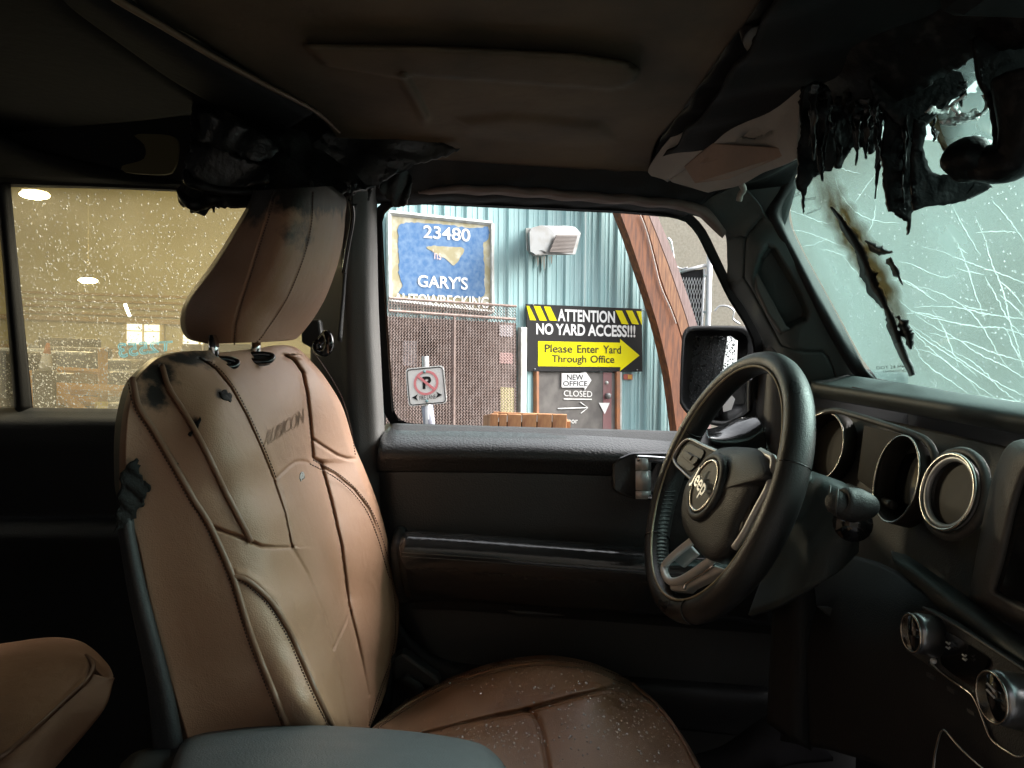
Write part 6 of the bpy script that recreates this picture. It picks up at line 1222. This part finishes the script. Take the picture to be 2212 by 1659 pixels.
# pedal side trim catching light
plate('footwell_trim', C3(zH((870, 608), (950, 615), (1050, 660), (1170, 735), (1190, 790), (1130, 830), (1020, 740)), .95), (-.3, -.9, .3), .01, M('grey footwell trim', (.05, .05, .052), .4), car, bev=.002)
loft('footwell_side_trim', [C3([(1660, 1230, 1.05), (1672, 1280, 1.05), (1668, 1400, 1.05), (1660, 1560, 1.05)]), C3([(1700, 1230, 1.0), (1720, 1290, 1.0), (1722, 1420, 1.0), (1715, 1600, 1.0)]), C3([(1750, 1240, 1.0), (1760, 1300, 1.0), (1760, 1420, 1.0), (1750, 1620, 1.0)])], m_plasm, car, n=24, m=12)
loft('floor_carpet', [C3([(1475, 1640, 1.2), (1560, 1615, 1.22), (1640, 1560, 1.25), (1700, 1530, 1.28)]), C3([(1480, 1700, 1.05), (1600, 1690, 1.05), (1700, 1650, 1.08), (1800, 1640, 1.1)])], M('dark violet grey carpet', (.012, .011, .012), .95, spec=.1), car, n=20)
# ---- cabin shell: floor, firewall, far body side, passenger rear side
m_body = M('black painted body', (.010, .010, .011), .5)
box('cabin_floor', (-.6, .62, .55), (2.6, 1.6, .04), m_body, car)
box('firewall', (.72, .62, .95), (.04, 1.6, .84), m_body, car)
box('rear_bulkhead', (-1.9, .62, 1.15), (.04, 1.6, 1.24), m_body, car)
box('side_body', (-.5, 1.47, .85), (2.8, .04, .76), m_body, car)
box('passenger_rear_door', (-1.25, -.16, 1.0), (1.26, .05, .92), m_plasm, car)
box('passenger_rear_pillar', (-.64, -.14, 1.4), (.10, .07, .75), m_plasm, car)
box('hardtop_side', (-1.55, 1.40, 1.52), (.74, .04, .62), m_body, car)
box('roof_skin', (-.66, .60, 1.835), (2.5, 1.52, .03), m_body, car, bev=.012)

# lower hinge pillar between door and dash, filler at the windshield foot
loft('hinge_pillar_trim', [C3([(1632, 715, 1.40), (1634, 800, 1.40), (1636, 900, 1.40), (1640, 1000, 1.39), (1660, 1180, 1.38)]), C3([(1650, 735, 1.38), (1652, 800, 1.38), (1652, 900, 1.38), (1654, 1000, 1.37), (1675, 1180, 1.36)]), C3([(1668, 750, 1.34), (1668, 800, 1.34), (1666, 900, 1.34), (1668, 1000, 1.34), (1690, 1180, 1.33)]), C3([(1700, 770, 1.32), (1705, 800, 1.32), (1705, 900, 1.32), (1710, 1000, 1.32), (1730, 1180, 1.31)]), C3([(1800, 790, 1.30), (1800, 830, 1.30), (1800, 900, 1.30), (1800, 1000, 1.30), (1800, 1180, 1.29)]), C3([(1960, 805, 1.29), (1960, 840, 1.29), (1960, 900, 1.29), (1960, 1000, 1.29), (1960, 1180, 1.28)])], m_lgrey, car, n=30, m=30, straight=True)
# upper corner joining pillar, header and windshield rail
loft('corner_lining', [C3([(1460, 455, 1.29), (1500, 410, 1.275), (1560, 350, 1.26)]), C3([(1530, 475, 1.30), (1580, 430, 1.275), (1640, 350, 1.24)]), C3([(1600, 520, 1.29), (1660, 470, 1.262), (1700, 400, 1.25)]), C3([(1650, 560, 1.275), (1690, 500, 1.262), (1725, 380, 1.255)])], m_gtrim, car, n=24, m=20)
# front passenger seat, slid back, left of the picture
ps = [np.array([[x, y, z] for x, y, z in r]) for r in ([(-.42, .0, .98), (-.40, .04, .96), (-.39, .24, .95), (-.40, .44, .96), (-.42, .48, .98)], [(-.48, -.02, 1.2), (-.43, .04, 1.2), (-.44, .24, 1.2), (-.43, .44, 1.2), (-.48, .5, 1.2)], [(-.54, .0, 1.45), (-.49, .06, 1.45), (-.50, .24, 1.46), (-.49, .42, 1.45), (-.54, .48, 1.45)], [(-.58, .06, 1.55), (-.55, .1, 1.57), (-.55, .24, 1.58), (-.55, .38, 1.57), (-.58, .42, 1.55)])]
loft('passenger_backrest', ps, m_leath, car, n=24, m=24, th=.10)
loft('passenger_cushion', [np.array([[x, y, z] for y, z in ((-.02, .90), (.06, .93), (.24, .91), (.42, .93), (.5, .90))]) for x in (-.42, -.3, -.15, -.02)], m_leath, car, n=20, m=16, th=.12)

plate('corner_filler', C3([(1340, 270), (1500, 225), (1500, 410), (1340, 410)], 1.30), fn, .01, m_roofk, car)
m_tint = glassy('dark tinted glass', (.10, .10, .10), .05, (.1, .1, .1), gloss=.05)
plate('passenger_rear_glass', [(-1.85, -.15, 1.46), (-.70, -.15, 1.46), (-.70, -.11, 1.80), (-1.85, -.11, 1.80)], (0, 1, 0), .004, m_tint, car)

box('header_rail', (.43, .24, 1.785), (.16, .84, .09), m_roofk, car, bev=.02)
box('passenger_dash', (.555, .16, 1.25), (.14, .56, .25), m_gtrim, car, bev=.03)
